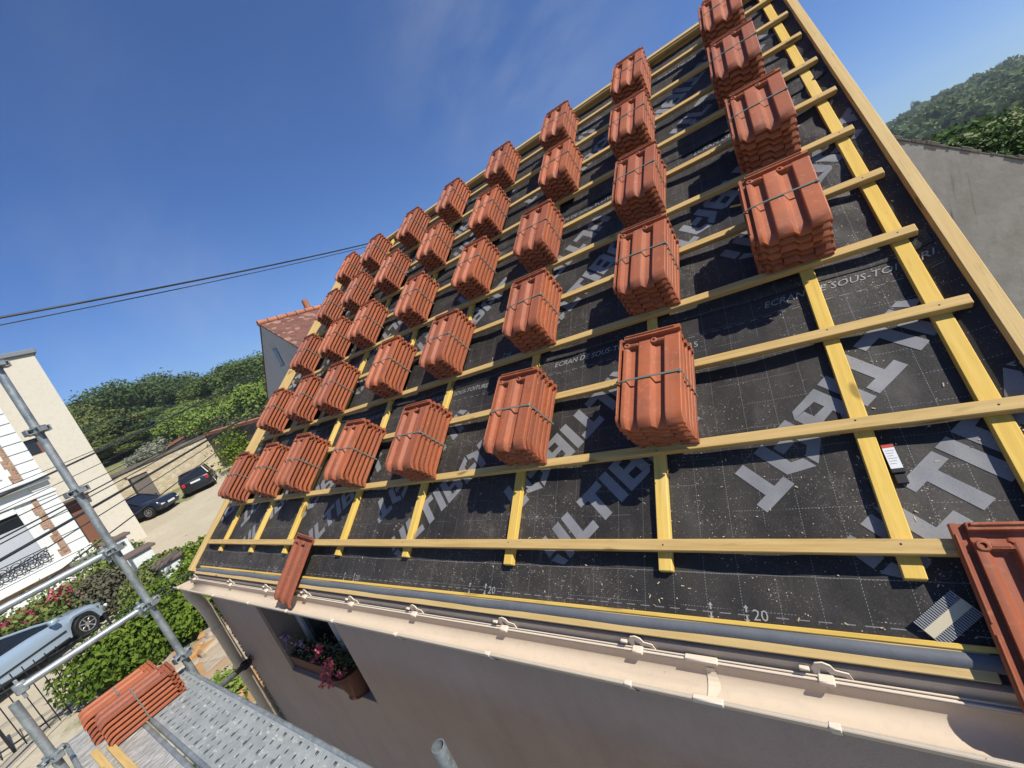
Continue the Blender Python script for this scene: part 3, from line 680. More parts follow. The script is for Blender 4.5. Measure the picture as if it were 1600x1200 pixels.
# ================================================================== TILES
TW, TL, PITCH = .255, .425, .0345
def tile_mesh(variant=0):
    prof = [(0, .002), (.008, .011), (.055, .011), (.060, .001), (.104, .001), (.110, .0225), (.150, .0232), (.168, .0222), (.212, .0045), (.222, .0035), (.338, .0035), (.346, .005), (.358, .0225), (.370, .024), (.535, .024), (.552, .0228), (.602, .0045), (.612, .0035), (.742, .0035), (.750, .005), (.762, .0228), (.774, .0245), (.982, .0245), (.994, .0228), (1.0, .017)]
    ys = [0, .002, .008, .018, .032, .045, .10, .20, .30, .360, .366, .374, .379, .384, .404, .408, .413, .421, TL]
    def top(fx, z, y):
        if y < .045: z = z - .019 * (1 - y / .045) ** 2.2
        if fx > .105:
            if .366 <= y <= .374: z = max(z, .0215)
            elif .384 <= y <= .404: z = min(z, .006)
            elif y >= .408: z = .0225 if fx > .16 else z
        return z
    nx = len(prof); q = MB(); V = []; F = []
    for y in ys:
        for fx, z in prof:
            yy = y
            if y < .05 and fx < .105: yy = y + .022 * (1 - y / .05)       # interlock is set back
            V.append(((fx - .5) * TW, yy, top(fx, z, y)))
    nt = len(V)
    for y in ys:
        for fx, z in prof:
            yy = y + (.022 * (1 - y / .05) if (y < .05 and fx < .105) else 0)
            zb = top(fx, z, y) - .0115
            if fx > .985: zb = top(fx, z, y) - .021
            if fx == 1.0: zb = .0062 - (.019 * (1 - y / .045) ** 2.2 if y < .045 else 0)
            V.append(((fx - .5) * TW - (.006 if fx > .985 else 0) * (0 if fx == 1.0 else 1), yy, zb))
    for j in range(len(ys) - 1):
        for i in range(nx - 1):
            a = j * nx + i; F.append((a, a + 1, a + nx + 1, a + nx)); F.append((nt + a, nt + a + nx, nt + a + nx + 1, nt + a + 1))
    for j in range(len(ys) - 1):
        a = j * nx; F.append((a, a + nx, nt + a + nx, nt + a)); a = j * nx + nx - 1; F.append((a, nt + a, nt + a + nx, a + nx))
    for i in range(nx - 1):
        F.append((i, nt + i, nt + i + 1, i + 1)); a = (len(ys) - 1) * nx + i; F.append((a, a + 1, nt + a + 1, nt + a))
    q.add(V, F)
    # head lugs with holes and the rear hanging rim
    for fx in (.165, .60):
        x = (fx - .5) * TW
        q.lathe([(.013, .004), (.0135, .0235), (.011, .0265), (.0065, .0265), (.005, .012)], (x, .372, 0), 12)
        q.bbox((x + .012, .368, .012), (x + .045, .378, .0235), .002)
    q.bbox(((.13 - .5) * TW, .4155, .018), ((.93 - .5) * TW, .4245, .0275), .003)
    q.bbox(((.012 - .5) * TW, .06, .0105), ((.03 - .5) * TW, .19, .0145), .0015); q.bbox(((.012 - .5) * TW, .21, .0105), ((.03 - .5) * TW, .40, .0145), .0015)
    return q.mesh('roof_tile', M['clay'], 24)
TILE = tile_mesh()
def strap_mesh(n):
    q = MB(); top = (n - 1) * PITCH + .0262; y0, y1 = .199, .2065; x0, x1 = -TW / 2 + .004, TW / 2 + .002
    pts = [(x0 - .004, -.012), (x0 - .003, top - .016), (-TW / 2 + .114 * TW, top - .003), (-TW / 2 + .37 * TW, top), (x1 - .003, top + .0005), (x1, top - .002), (x1 + .0015, -.010)]
    t = .0018
    for (xa, za), (xb, zb) in zip(pts[:-1], pts[1:]):
        d = Vector((xb - xa, 0, zb - za)).normalized(); nrm = Vector((-d.z, 0, d.x)) * t
        a, b = Vector((xa, 0, za)), Vector((xb, 0, zb)); vs = []
        for y in (y0, y1):
            for p in (a, b, b + nrm, a + nrm): vs.append(p + Vector((0, y, 0)))
        q.add(vs, [(0, 1, 2, 3), (7, 6, 5, 4), (0, 4, 5, 1), (1, 5, 6, 2), (2, 6, 7, 3), (3, 7, 4, 0)])
    q.bbox((TW / 2 - .006, y0 - .004, top - .001), (TW / 2 + .003, y1 + .004, top + .004), .001)
    return q.mesh('strap', M['strap'])
STRAP = strap_mesh(6)
def bundle(mw, label, group, n=6, skew=0.0, strap=STRAP):
    t = thing('tile_bundle', label, 'tile bundle', (0, 0, 0), group); t.matrix_world = mw
    for k in range(n):
        o = bpy.data.objects.new('roof_tile', TILE); COL.objects.link(o); o.parent = t
        o.matrix_basis = Matrix.Translation((random.uniform(-.0025, .0025) + skew * k, random.uniform(-.006, .006), .0035 + k * PITCH)) @ Matrix.Rotation(random.uniform(-.012, .012), 4, 'Z')
    s = bpy.data.objects.new('strap', strap); COL.objects.link(s); s.parent = t; s.matrix_basis = Matrix.Translation((skew * (n - 1) * .5, 0, .0035))
    return t
PX = [-3.845, -3.25, -2.67, -1.945, -1.275, -.58, .09, .705]
ROWU = {1: [-3.88, -3.29, -2.74, -2.0, -1.31, -.56, .112], 2: [-3.83, -3.25, -2.72, -1.93, -1.31, -.58, .1, .68], 3: [-3.79, -3.18, -2.65, -1.92, -1.23, -.63, .08, .715],
        4: [-3.79, -3.24, -2.61, -1.93, -1.25, -.52, .05, .70], 5: [-3.84, -3.28, -2.57, -1.92, -1.24, -.60, .055, .71]}
ORD = ['leftmost', 'second from left', 'third from left', 'fourth from left', 'fifth from left', 'sixth from left', 'seventh from left', 'rightmost']
RNAME = {1: 'bottom row nearest the gutter', 2: 'second row up from the gutter', 3: 'middle row of the roof', 4: 'fourth row up from the gutter', 5: 'top row just under the ridge'}
random.seed(21)
for r in range(1, 6):
    us = ROWU[r]
    for i, u in enumerate(us):
        v = .718 + .72 * (r - 1) + random.uniform(-.008, .008); rot = -.045 + random.uniform(-.03, .03)
        if (r, i) == (1, 6): rot, v = -.046, .72
        M4 = ROOF @ Matrix.Translation((u - TW / 2, v, .0565)) @ Matrix.Translation((TW / 2, 0, 0)) @ Matrix.Rotation(rot, 4, 'Z') @ Matrix.Translation((-TW / 2, 0, 0)) @ Matrix.Translation((0, 0, 0))
        pos = ORD[i] if not (r == 1 and i == 6) else 'rightmost'
        bundle(M4, 'strapped red tile bundle, %s in the %s' % (pos, RNAME[r]), 'strapped tile bundles on the roof battens')
# two bundles lying on the scaffold deck
DZ = -.46
def deckrot(x, y, z, rz): return Matrix.Translation((x, y, z)) @ Matrix.Rotation(rz, 4, 'Z')
bundle(deckrot(-3.775, -.885, DZ + .004, -.05), 'strapped bundle of red clay tiles on scaffold deck, the nearer of two', 'tile bundles on the scaffold deck', 6, .002)
bundle(deckrot(-4.035, -.93, DZ + .004, -.04), 'strapped bundle of red clay tiles on scaffold deck, farther and partly hidden', 'tile bundles on the scaffold deck', 6, .0)
# loose tiles
def loose(name_label, u, v, w, rz, rx):
    o = bpy.data.objects.new('loose_tile', TILE); COL.objects.link(o); tag(o, name_label, 'roof tile', 'loose tiles laid at the eaves')
    o.matrix_world = ROOF @ Matrix.Translation((u, v, w)) @ Matrix.Rotation(rz, 4, 'Z') @ Matrix.Rotation(rx, 4, 'X'); return o
loose('single red clay tile laid from lowest batten down over the gutter, at left', -2.56, -.015, .028, -.135, .085)
loose('single red clay tile at the right edge, cut by the picture frame', .797, -.012, .034, -.0, .075)

# ================================================================== SMALL THINGS ON THE ROOF
def comb():
    t = thing('vent_comb', 'beige and grey plastic eaves comb lying on membrane near the right', 'eaves comb', rp(.61, .205, .02))
    a = math.atan2(.222 - .147, .665 - .578); mw = ROOF @ Matrix.Translation((.611, .206, .014)) @ Matrix.Rotation(a, 4, 'Z') @ Matrix.Rotation(-.06, 4, 'Y') @ Matrix.Rotation(.10, 4, 'X')
    q = MB(); q.bbox((-.058, -.011, 0), (.058, .011, .003), .0008); q.build('spine', M['beigeplastic'], t, None, mw)
    q = MB()
    for k in range(21):
        x = -.056 + k * .0056; q.box((x - .0015, .011, .0005), (x + .0015, .032, .0025)); q.box((x - .0015, -.032, .0005), (x + .0015, -.011, .0025))
    q.build('teeth', M['greyplastic'], t, None, mw)
comb()
def label():
    t = thing('label_box', 'small dark box with white sticker beside yellow counter batten', 'box', rp(.62, .62, .0)); 
    mw = ROOF @ Matrix.Translation((.6225, .615, .002)) @ Matrix.Rotation(.05, 4, 'Z')
    q = MB(); q.bbox((-.0155, -.045, 0), (.0155, .045, .016), .002); q.bbox((-.013, -.075, 0), (.013, -.045, .010), .002); q.build('case', M['black'], t, None, mw)
    q = MB(); q.box((-.0135, -.032, .0164), (.0135, .032, .0168)); q.build('sticker', M['white'], t, None, mw)
    q = MB(); q.box((-.0135, .033, .0164), (.0135, .042, .0168)); q.build('red_band', M['redlabel'], t, None, mw)
    q = MB()
    for k in range(6): q.box((-.010, .022 - k * .008, .0170), (.010 - .003 * (k % 3), .0235 - k * .008, .0172))
    q.build('print_lines', M['greyplastic'], t, None, mw)
label()
q = MB(); q.bbox((-.028, -.005, 0), (.028, .005, .006), .001); o = q.build('wood_offcut', M['counter'], None, None, ROOF @ Matrix.Translation((.405, 2.02, .004)) @ Matrix.Rotation(-.35, 4, 'Z')); tag(o, 'short splinter of yellow wood on dark membrane between the battens', 'wood offcut')
# chips and curls of wood scattered on the membrane
def chips():
    random.seed(3); m = MB()
    for i in range(700):
        u = random.uniform(-4.2, .9); v = random.uniform(.17, 2.4)
        if random.random() < .5: v = random.uniform(.17, .75)
        if random.random() < .35:
            c = random.choice(CB); u = c + random.choice((-1, 1)) * random.uniform(.025, .07)
        s = random.uniform(.0006, .0018); l = s * random.uniform(1, 4); a = random.uniform(0, 6.28); z = mem_h(u, v) + .002
        dx, dy = math.cos(a), math.sin(a)
        m.add([(u - dx * l - dy * s, v - dy * l + dx * s, z), (u + dx * l - dy * s, v + dy * l + dx * s, z + random.uniform(0, .003)), (u + dx * l + dy * s, v + dy * l - dx * s, z + .001), (u - dx * l + dy * s, v - dy * l - dx * s, z + .001)], [(0, 1, 2, 3)])
    o = m.build('sawdust', mat('wood chips', (0.62, 0.5, 0.32), 0.8), None, None, ROOF); tag(o, 'pale wood chips and sawdust scattered over the black membrane', 'sawdust', kind='stuff')
chips()

# ================================================================== WINDOW FLOWERS
def petals(m, c, r, n, mi, rng):
    for i in range(n):
        p = Vector((rng.uniform(-1, 1), rng.uniform(-1, 1), rng.uniform(-.7, 1))); 
        if p.length > 1: continue
        p = Vector(c) + p * r; s = r * .45; a = Vector((rng.uniform(-1, 1), rng.uniform(-1, 1), rng.uniform(-1, 1))).normalized(); b = a.orthogonal().normalized()
        m.add([p - a * s, p + b * s * .7, p + a * s, p - b * s * .7], [(0, 1, 2, 3)], mi)
def flowers():
    rg = random.Random(4)
    t = thing('planter_box', 'brown window box with purple and pink flowers on window sill', 'window box', (-3.05, .17, -.896))
    q = MB(); x0, x1 = -3.46, -2.76; y0, y1 = .10, .25; z0, z1 = -.894, -.755
    q.prism([(x0, y0 + .015, z0), (x0, y1 - .01, z0), (x0, y1, z1), (x0, y0, z1)], (x1 - x0, 0, 0)); q.build('trough', M['terracotta'], t)
    q = MB(); q.box((x0 + .012, y0 + .012, z1 + .001), (x1 - .012, y1 - .012, z1 + .004)); q.build('soil', M['soil'], t)
    q = MB()
    for i in range(420):
        c = (rg.uniform(x0, x1), rg.uniform(y0 - .01, y1), z1 + rg.random() ** 1.3 * .16); petals(q, c, .022, 1, 0, rg)
    q.build('leaves', M['leaf_dark'], t)
    q = MB()
    for i in range(7): petals(q, (rg.uniform(-3.47, -3.26), rg.uniform(.09, .16), z1 + rg.uniform(.03, .17)), .03, 14, 0, rg)
    q.build('purple_flowers', M['purple'], t)
    q = MB()
    for i in range(3): petals(q, (rg.uniform(-3.2, -2.8), rg.uniform(.09, .16), z1 + rg.uniform(.02, .13)), .024, 24, 0, rg)
    q.build('pink_flowers', M['rose'], t)
    t = thing('flower_pot', 'round terracotta pot of pink roses at right end of sill', 'flower pot', (-2.54, .13, -.896)); c = (-2.54, .13, -.895)
    q = MB(); q.lathe([(.085, 0), (.095, .012), (.085, .022), (.122, .19), (.132, .195), (.132, .225), (.118, .225), (.112, .19)], c, 24); q.build('pot', M['terracotta'], t, 40)
    q = MB()
    for i in range(420):
        p = (c[0] + rg.gauss(0, .07), c[1] + rg.gauss(-.01, .05), c[2] + .21 + abs(rg.gauss(.06, .09))); petals(q, p, .022, 1, 0, rg)
    q.build('leaves', M['leaf_dark'], t)
    q = MB()
    for p in ((-.16, -.06, .40), (-.02, -.09, .30), (-.12, -.10, .27), (.05, -.08, .24), (-.20, -.10, .20), (-.10, -.12, .16), (.0, -.1, .35), (-.05, -.12, .22), (-.25, -.12, .11)): q = MB(); petals(q, (c[0] + p[0], c[1] + p[1], c[2] + p[2]), .034, 34, 0, rg); q.build('rose', M['pink'], t)
flowers()

# ================================================================== SCAFFOLDING
def scaffold():
    t = thing('scaffolding', 'galvanised steel scaffolding with perforated decks in front of the house', 'scaffolding', (-3.9, -.72, -3.0))
    r = .0242; stds = [((-3.9, -.36), -3.0, 3.2), ((-3.9, -1.09), -3.0, .12), ((-.83, -.36), -3.0, -.09)]
    for (x, y), z0, z1 in stds:
        q = MB(); q.tube([(x, y, z0), (x, y, z1)], r, 20, cap=False); q.tube([(x, y, z0), (x, y, z1 - .001)], r - .0035, 20, cap=False)
        if z1 < 0:
            ring = [(x + rr * math.cos(a * math.pi / 10), y + rr * math.sin(a * math.pi / 10), z1) for rr in (r, r - .0035) for a in range(20)]
            q.add(ring, [(a, (a + 1) % 20, 20 + (a + 1) % 20, 20 + a) for a in range(20)])
        s = q.build('standard', M['steel'], t, 40)
        zs = [.18 + .5 * k for k in range(-6, 7) if z0 + .2 < .18 + .5 * k < z1 - .02]
        for z in zs:
            c = MB(); c.tube([(x, y, z - .03), (x, y, z + .03)], r + .004, 16)
            for a in (0, 90, 180, 270):                  # four cupped lugs
                mm = Matrix.Translation((x, y, z)) @ Matrix.Rotation(math.radians(a + 20), 4, 'Z'); c.bbox((r, -.024, -.022), (r + .042, .024, -.014), .002, 0, mm); c.bbox((r, -.024, .012), (r + .042, .024, .020), .002, 0, mm)
                c.bbox((r + .034, -.024, -.022), (r + .042, .024, .020), .002, 0, mm)
            c.build('rosette', M['steel'], s, 40)
        c = MB(); c.tube([(x, y, z0), (x, y, z0 + .012)], .07, 12)
        if z1 > 1: pass
        c.build('base_plate', M['steel'], s)
    def rail(a, b, rr=.0242):
        a, b = Vector(a), Vector(b); d = (b - a).normalized(); q = MB(); q.tube([a + d * .07, b - d * .07], rr, 16); o = q.build('guard_rail', M['steel'], t, 40)
        for p, s in ((a, 1), (b, -1)):
            c = MB(); mid = p + d * s * .055; z = Vector((0, 0, 1)); n = d.cross(z)
            fr = Matrix(((d.x * s, n.x, 0, mid.x), (d.y * s, n.y, 0, mid.y), (d.z * s, n.z, 1, mid.z), (0, 0, 0, 1)))
            c.bbox((-.03, -.02, -.035), (.03, .02, .035), .006, 0, fr); c.bbox((-.012, -.007, -.075), (.006, .007, .062), .002, 0, fr); c.build('wedge_head', M['steel'], o, 40)
    for z in (.68, .18): rail((-3.9, -.36, z), (-3.9, -1.09, z))
    for z in (.68, .18): rail((-3.9, -1.09, z), (-8.0, -1.09, z)) if False else None
    rail((-4.02, -1.09, -.56), (-4.02, -.36, -.56))
    rail((-.83, -.36, -.40), (-3.9, -.36, -.62), .0242) if False else None
    # decks
    def plank(x0, x1, yc, wd, mt):
        q = MB(); n = 40; mw = Matrix.Translation((0, yc, 0)); h = wd / 2
        q.box((x0, -h + .03, DZ - .004), (x1, h - .03, DZ - .001)); o = q.build('deck_plank', mt, t, None, mw)
        q = MB()
        for s in (-1, 1):
            q.tube([(x0, yc + s * (h - .018), DZ - .012), (x1, yc + s * (h - .018), DZ - .012)], .0165, 12); q.box((x0, yc + s * (h - .018) - .006, DZ - .07), (x1, yc + s * (h - .018) + .006, DZ - .015))
        q.build('plank_edge', M['steel'], o, 40)
        q = MB(); q.bbox((x0 - .03, yc - h + .02, DZ - .06), (x0 + .004, yc + h - .02, DZ - .002), .004)
        q.build('end_cap', M['steel'], o)
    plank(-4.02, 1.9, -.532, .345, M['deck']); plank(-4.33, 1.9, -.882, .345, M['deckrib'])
    # wall tie
    q = MB(); a = Vector((-3.58, -.34, -.60)); b = Vector((-4.50, .085, -1.02)); q.tube([a - (b - a) * .2, a + (b - a) * .42], .021, 14); tie = q.build('wall_tie', M['steel'], t, 40)
    q = MB(); q.tube([a + (b - a) * .42, a + (b - a) * .92], .024, 14); q.tube([a + (b - a) * .80, a + (b - a) * .9], .042, 10); q.build('rubber_sleeve', M['black'], tie, 40)
    q = MB(); q.tube([a + (b - a) * .86, b + Vector((.12, .0, .10))], .008, 8); q.build('eye_bolt', M['darkmetal'], tie)
scaffold()
for i, (x, lab) in enumerate(((-3.815, 'yellow softwood lath lying on scaffold deck, left of a pair'), (-3.725, 'yellow softwood lath lying on scaffold deck, right of a pair'))):
    q = MB(); q.bbox((0, -.019, 0), (.9, .019, .026), .002); o = q.build('wood_lath', M['batten'], None, None, Matrix.Translation((x, -.955 + .065 * i, DZ + .002)) @ Matrix.Rotation(.02, 4, 'Z')); tag(o, lab, 'wood lath', 'laths on the scaffold deck')

# ================================================================== VEGETATION BUILDERS
def crown_mesh(name, seed, rad, n, leaf, mt, lobes=10, flat=0.8, shell=0.55):
    g = np.random.default_rng(seed)
    lc = g.normal(size=(lobes, 3)); lc /= np.linalg.norm(lc, axis=1)[:, None]; lc *= g.uniform(.3, .75, (lobes, 1)); lc[:, 2] = lc[:, 2] * flat
    lr = g.uniform(.2, .42, lobes)
    k = g.integers(0, lobes, n); d = g.normal(size=(n, 3)); d /= np.linalg.norm(d, axis=1)[:, None]
    rr = lr[k] * (shell + (1 - shell) * g.random(n)) * (1 + .10 * np.clip(g.normal(size=n), -2, 2)); P = (lc[k] + d * rr[:, None]) * np.array(rad)
    nrm = d + .9 * g.normal(size=(n, 3)); nrm[:, 2] += .3; nrm /= np.linalg.norm(nrm, axis=1)[:, None]
    a = np.cross(nrm, g.normal(size=(n, 3))); a /= np.linalg.norm(a, axis=1)[:, None]; b = np.cross(nrm, a)
    s = leaf * g.uniform(.6, 1.4, n)[:, None]
    V = np.stack([P - a * s, P + b * s * .55, P + a * s, P - b * s * .55], 1).reshape(-1, 3)
    lo, hi = np.percentile(V, .7, 0), np.percentile(V, 99.3, 0); V = (V - (lo + hi) / 2) / (hi - lo) * 2
    return quads(name, V, mt)
def quads(name, V, mt):
    n = len(V) // 4; me = bpy.data.meshes.new(name); me.vertices.add(n * 4); me.vertices.foreach_set('co', V.astype(np.float32).ravel())
    me.loops.add(n * 4); me.loops.foreach_set('vertex_index', np.arange(n * 4, dtype=np.int32)); me.polygons.add(n)
    me.polygons.foreach_set('loop_start', np.arange(0, n * 4, 4, dtype=np.int32)); me.update(calc_edges=True); me.materials.append(mt); return me
def trunk_mesh(seed, h, r):
    g = random.Random(seed); q = MB(); p = [(0, 0, -.4), (g.uniform(-.1, .1) * r * 4, 0, h * .35), (g.uniform(-.2, .2), g.uniform(-.2, .2), h * .65), (g.uniform(-.3, .3), g.uniform(-.3, .3), h * .95)]
    q.tube(p, [r * 1.3, r, r * .7, r * .25], 8)
    for i in range(5):
        a = g.uniform(0, 6.28); z = h * g.uniform(.35, .7); l = h * g.uniform(.2, .35); q.tube([(0, 0, z), (math.cos(a) * l * .6, math.sin(a) * l * .6, z + l * .5), (math.cos(a) * l, math.sin(a) * l, z + l)], [r * .45, r * .3, r * .1], 6)
    return q.mesh('trunk', M['bark'], 60)
CROWN = {k: [crown_mesh('crown', s * 10 + i, (1, 1, 1), nl, lf, M[mt], lobes, fl) for i in range(3)] for s, (k, mt, nl, lf, lobes, fl) in enumerate((
    ('dark', 'leaf_dark', 14000, .03, 17, .9), ('mid', 'leaf_mid', 14000, .03, 16, .85), ('light', 'leaf_light', 8000, .042, 13, .8), ('grey', 'leaf_grey', 5000, .03, 11, .7), ('white', 'leaf_white', 4000, .035, 10, .6)))}
TR = [trunk_mesh(i, 1.0, .035) for i in range(3)]
def tree(px, pytop, d, hw, kind, label, name='tree', cat='tree', group=None, hmin=2.0, trunk=True):
    top = at(px, pytop, d); gz = ground_z(top.x, top.y); h = max(hmin, top.z - gz); i = random.randrange(3)
    t = thing(name, label, cat, (top.x, top.y, gz), group)
    c = place('crown', CROWN[kind][i], t); cz = h * (.56 if trunk else .5); c.matrix_basis = Matrix.Translation((0, 0, cz)) @ Matrix.Rotation(random.uniform(0, 6.28), 4, 'Z') @ Matrix.Diagonal((hw, hw, h * (.44 if trunk else .5), 1))
    if trunk:
        k = place('trunk', TR[i], t); k.matrix_basis = Matrix.Diagonal((h, h, h * .8, 1))
    return t
random.seed(11)
GT = 'trees on the slope beyond the yard'
specs = [(118, 640, 88, 4.0, 'mid', 'bushy green tree just right of the cream gable, at wood edge'), (137, 622, 96, 5.5, 'dark', 'tall dark tree beside the cream gable, first of the wood'),
 (168, 607, 92, 6.0, 'dark', 'large dark round tree left of the lowest dip in the skyline'), (196, 600, 100, 6.0, 'dark', 'broad dark tree in the middle of the wood skyline'),
 (228, 597, 96, 6.0, 'dark', 'darkest broad crown standing at the highest point of the skyline'), (254, 606, 104, 5.5, 'mid', 'greener crown in the dip of the wood skyline'),
 (281, 594, 92, 4.6, 'dark', 'pointed dark tree right of the skyline dip'), (303, 600, 98, 5.0, 'dark', 'dark tree behind the light green fig bushes'), (330, 585, 82, 5.2, 'mid', 'mid green tree rising right of the pointed dark tree'),
 (356, 572, 80, 5.6, 'dark', 'dark tree on the rise left of the grey gable'), (385, 560, 74, 5.2, 'dark', 'tall dark tree nearest the grey gable'), (408, 552, 78, 5.5, 'mid', 'tree half hidden behind the grey gabled house')]
for s in specs: tree(*s, group=GT)
for s in [(140, 668, 74, 4.5, 'mid', 'reddish green tree low behind the cream gable'), (185, 655, 76, 5.0, 'dark', 'dark low tree in the middle rank of the wood'), (225, 645, 74, 5.0, 'mid', 'mid green tree in the middle rank of the wood'),
          (262, 638, 72, 5.0, 'dark', 'dark shrubby tree above the pale blossoming bush'), (172, 690, 66, 3.6, 'mid', 'round green bush above the far garden'), (200, 682, 68, 4.0, 'dark', 'dark bush at the top of the far garden'), (300, 628, 66, 4.4, 'mid', 'green tree above the orange coping'),
          (338, 612, 60, 4.2, 'mid', 'yellowish green tree behind the old wall'), (375, 598, 58, 4.0, 'mid', 'green tree behind the fig tree by grey gable'), (400, 585, 60, 4.2, 'dark', 'dark tree filling the gap left of the grey gable')]: tree(*s, group=GT, name='bush_tree', trunk=True)
for s in [(352, 618, 48, 3.0, 'light', 'light green leafy fig tree above the old wall'), (392, 602, 46, 3.0, 'light', 'light green leafy tree close to the grey gable'), (318, 636, 52, 2.8, 'light', 'light green shrub left of the fig tree'), (272, 648, 58, 2.8, 'light', 'light green bush at the left end of the coped wall'),
          (366, 645, 44, 2.2, 'grey', 'bare grey twiggy shrub on top of the old wall'), (398, 640, 43, 2.4, 'grey', 'bare grey thicket left of the grey gabled house'), (238, 690, 56, 2.8, 'white', 'pale blossoming bush in the far garden'), (222, 700, 56, 1.8, 'white', 'small pale blossoming bush below the larger one')]: tree(*s, name='shrub', cat='shrub', group='shrubs above the old walls', hmin=1.2, trunk=False)

# ================================================================== LEFT: NEIGHBOURING BUILDINGS
def cream_building():
    t = thing('cream_house', 'tall cream rendered house wall with small dark window and brown door', 'house', (-31, -1, -2.4))
    x = -26.6; y1 = 3.78; y0 = -9; zt = 7.45
    m = MB(); wb = [(2.0, 2.53, 3.16, 3.88)]
    yw0, yw1, zw0, zw1 = wb[0]; yd0, yd1, zd0, zd1 = 1.98, 2.5, -2.6, .72
    D = .35
    m.box((x - D, yd1, -3.2), (x, y1, zt)); m.box((x - D, y0, -3.2), (x, yd0, zt)); m.box((x - D, yd0, zd1), (x, yd1, zw0)); m.box((x - D, yd0, zw1), (x, yd1, zt)) 
    m.box((x - D, yw1 if yw1 < yd1 else yd1 - .001, zw0), (x, yd1 , zw1)) if False else None
    m.box((x - 12, y0, -3.2), (x - D, y1, zt)); m.build('wall', M['creamwall'], t)
    q = MB(); q.bbox((x - 12.2, y0, zt), (x + .12, y1 + .12, zt + .22), .03); q.build('roof_edge', M['zinc'], t)
    q = MB(); q.box((x - .22, yd0, zw0), (x - .16, yd1, zw1)); w = q.build('window', M['brownwood'], t)
    q = MB(); q.box((x - .155, yd0 + .05, zw0 + .06), (x - .14, yd1 - .12, zw1 - .05)); q.build('pane', M['glass'], w)
    q = MB(); q.box((x - .2, yd0 + .12, -2.5), (x - .12, yd1 - .01, .7)); d = q.build('door', M['brownwood'], t)
    q = MB(); q.box((x - .19, yd0, -2.5), (x - .10, yd0 + .115, .7)); q.build('shutter', M['greenpaint'], t)
    q = MB(); q.bbox((x, yd0 - .1, .74), (x + .35, yd1 + .35, .86), .02); q.build('canopy', M['capbrown'], t)
cream_building()
def white_house():
    t = thing('white_house', 'white stone house with rust coloured brick quoins and lace ironwork balcony', 'house', (-28, -2, -2.4))
    x = -25.5; y1 = 1.92; zt = 9.5
    m = MB(); m.box((x - 1.0, -9, -3.1), (x - .12, y1 - .02, zt)); 
    wy0, wy1, wz0, wz1 = -1.2, .72, -.95, 1.15
    m.box((x - .12, -9, -3.1), (x - .02, wy0, zt - .01)); m.box((x - .12, wy1, -3.1), (x - .02, y1 - .03, zt - .01)); m.box((x - .12, wy0, -3.1), (x - .02, wy1, wz0)); m.box((x - .12, wy0, wz1), (x - .02, wy1, zt - .01)); m.build('wall', M['whitewall'], t)
    # rusticated quoin blocks with joints
    q = MB(); z = -1.25; k = 0
    while z < zt - .4:
        q.bbox((x - .14, 1.36, z + .012), (x + .05, y1, z + .40), .012); z += .42; k += 1
    q.build('quoin', M['whitewall'], t)
    for z_lo, z_hi in ((-1.2, 1.28), (2.3, zt - .5)):
      q = MB(); z = z_lo; k = 0
      while z < z_hi:
        lo = [1.06, 1.16, 1.1, 1.2][k % 4]; q.box((x - .1, lo, z), (x + .005 + .002 * (k % 3), 1.355, z + .33)); z += .33; k += 1
      q.build('brick_panel', M['brick'], t)
    for z0, h_, p in ((-1.62, .32, .22), (-1.28, .07, .12), (1.95, .14, .24), (2.12, .10, .38), (1.42, .10, .10), (-2.35, .25, .1)):
        q = MB(); q.bbox((x - .06, -9, z0), (x + p, y1 + .06, z0 + h_), .02); q.build('cornice', M['whitewall'], t)
    q = MB(); q.box((x - .04, -2.2, -2.05), (x + .01, 1.1, -1.64)); q.build('brick_base', M['brick'], t)
    # tall window with white shutters below and dark blind above
    q = MB(); q.box((x - .10, wy0, wz0), (x - .06, wy1, .62))
    for k in range(4): q.box((x - .062, wy0 + k * .48 + .465, wz0), (x - .05, wy0 + k * .48 + .48, .62))
    w = q.build('window', M['shutter'], t)
    q = MB(); q.box((x - .09, wy0, .63), (x - .065, wy1, wz1 - .02)); q.build('pane', M['glass'], w)
    for yy in (.72, .82): pass
    q = MB(); q.bbox((x - .05, .72, -.95), (x + .03, .92, 1.3), .01); q.bbox((x - .05, -2.0, 1.15), (x + .035, .72, 1.38), .01); q.build('window_surround', M['whitewall'], t)
    # arched upper window
    q = MB(); q.bbox((x - .05, .72, 2.6), (x + .03, .9, 5.2), .01); q.build('upper_surround', M['whitewall'], t)
    # balcony railing of iron rosettes
    q = MB(); xb = x + .16
    q.tube([(xb, -2.0, -.55), (xb, .86, -.55)], .02, 6); q.tube([(xb, -2.0, -1.08), (xb, .86, -1.08)], .02, 6)
    for k in range(8):
        yc = .66 - k * .36
        for rr in (.15, .07): q.tube([(xb, yc + rr * math.cos(a * math.pi / 8), -.815 + rr * 1.35 * math.sin(a * math.pi / 8)) for a in range(17)], .016, 5, cap=False)
        for a in range(4): q.tube([(xb, yc + .07 * math.cos(a * 1.57), -.815 + .09 * math.sin(a * 1.57)), (xb, yc + .24 * math.cos(a * 1.57 + .78), -.815 + .26 * math.sin(a * 1.57 + .78))], .012, 4)
        q.tube([(xb, yc - .18, -1.08), (xb, yc - .18, -.55)], .012, 4)
    q.build('balcony_railing', M['darkmetal'], t, 60)
white_house()
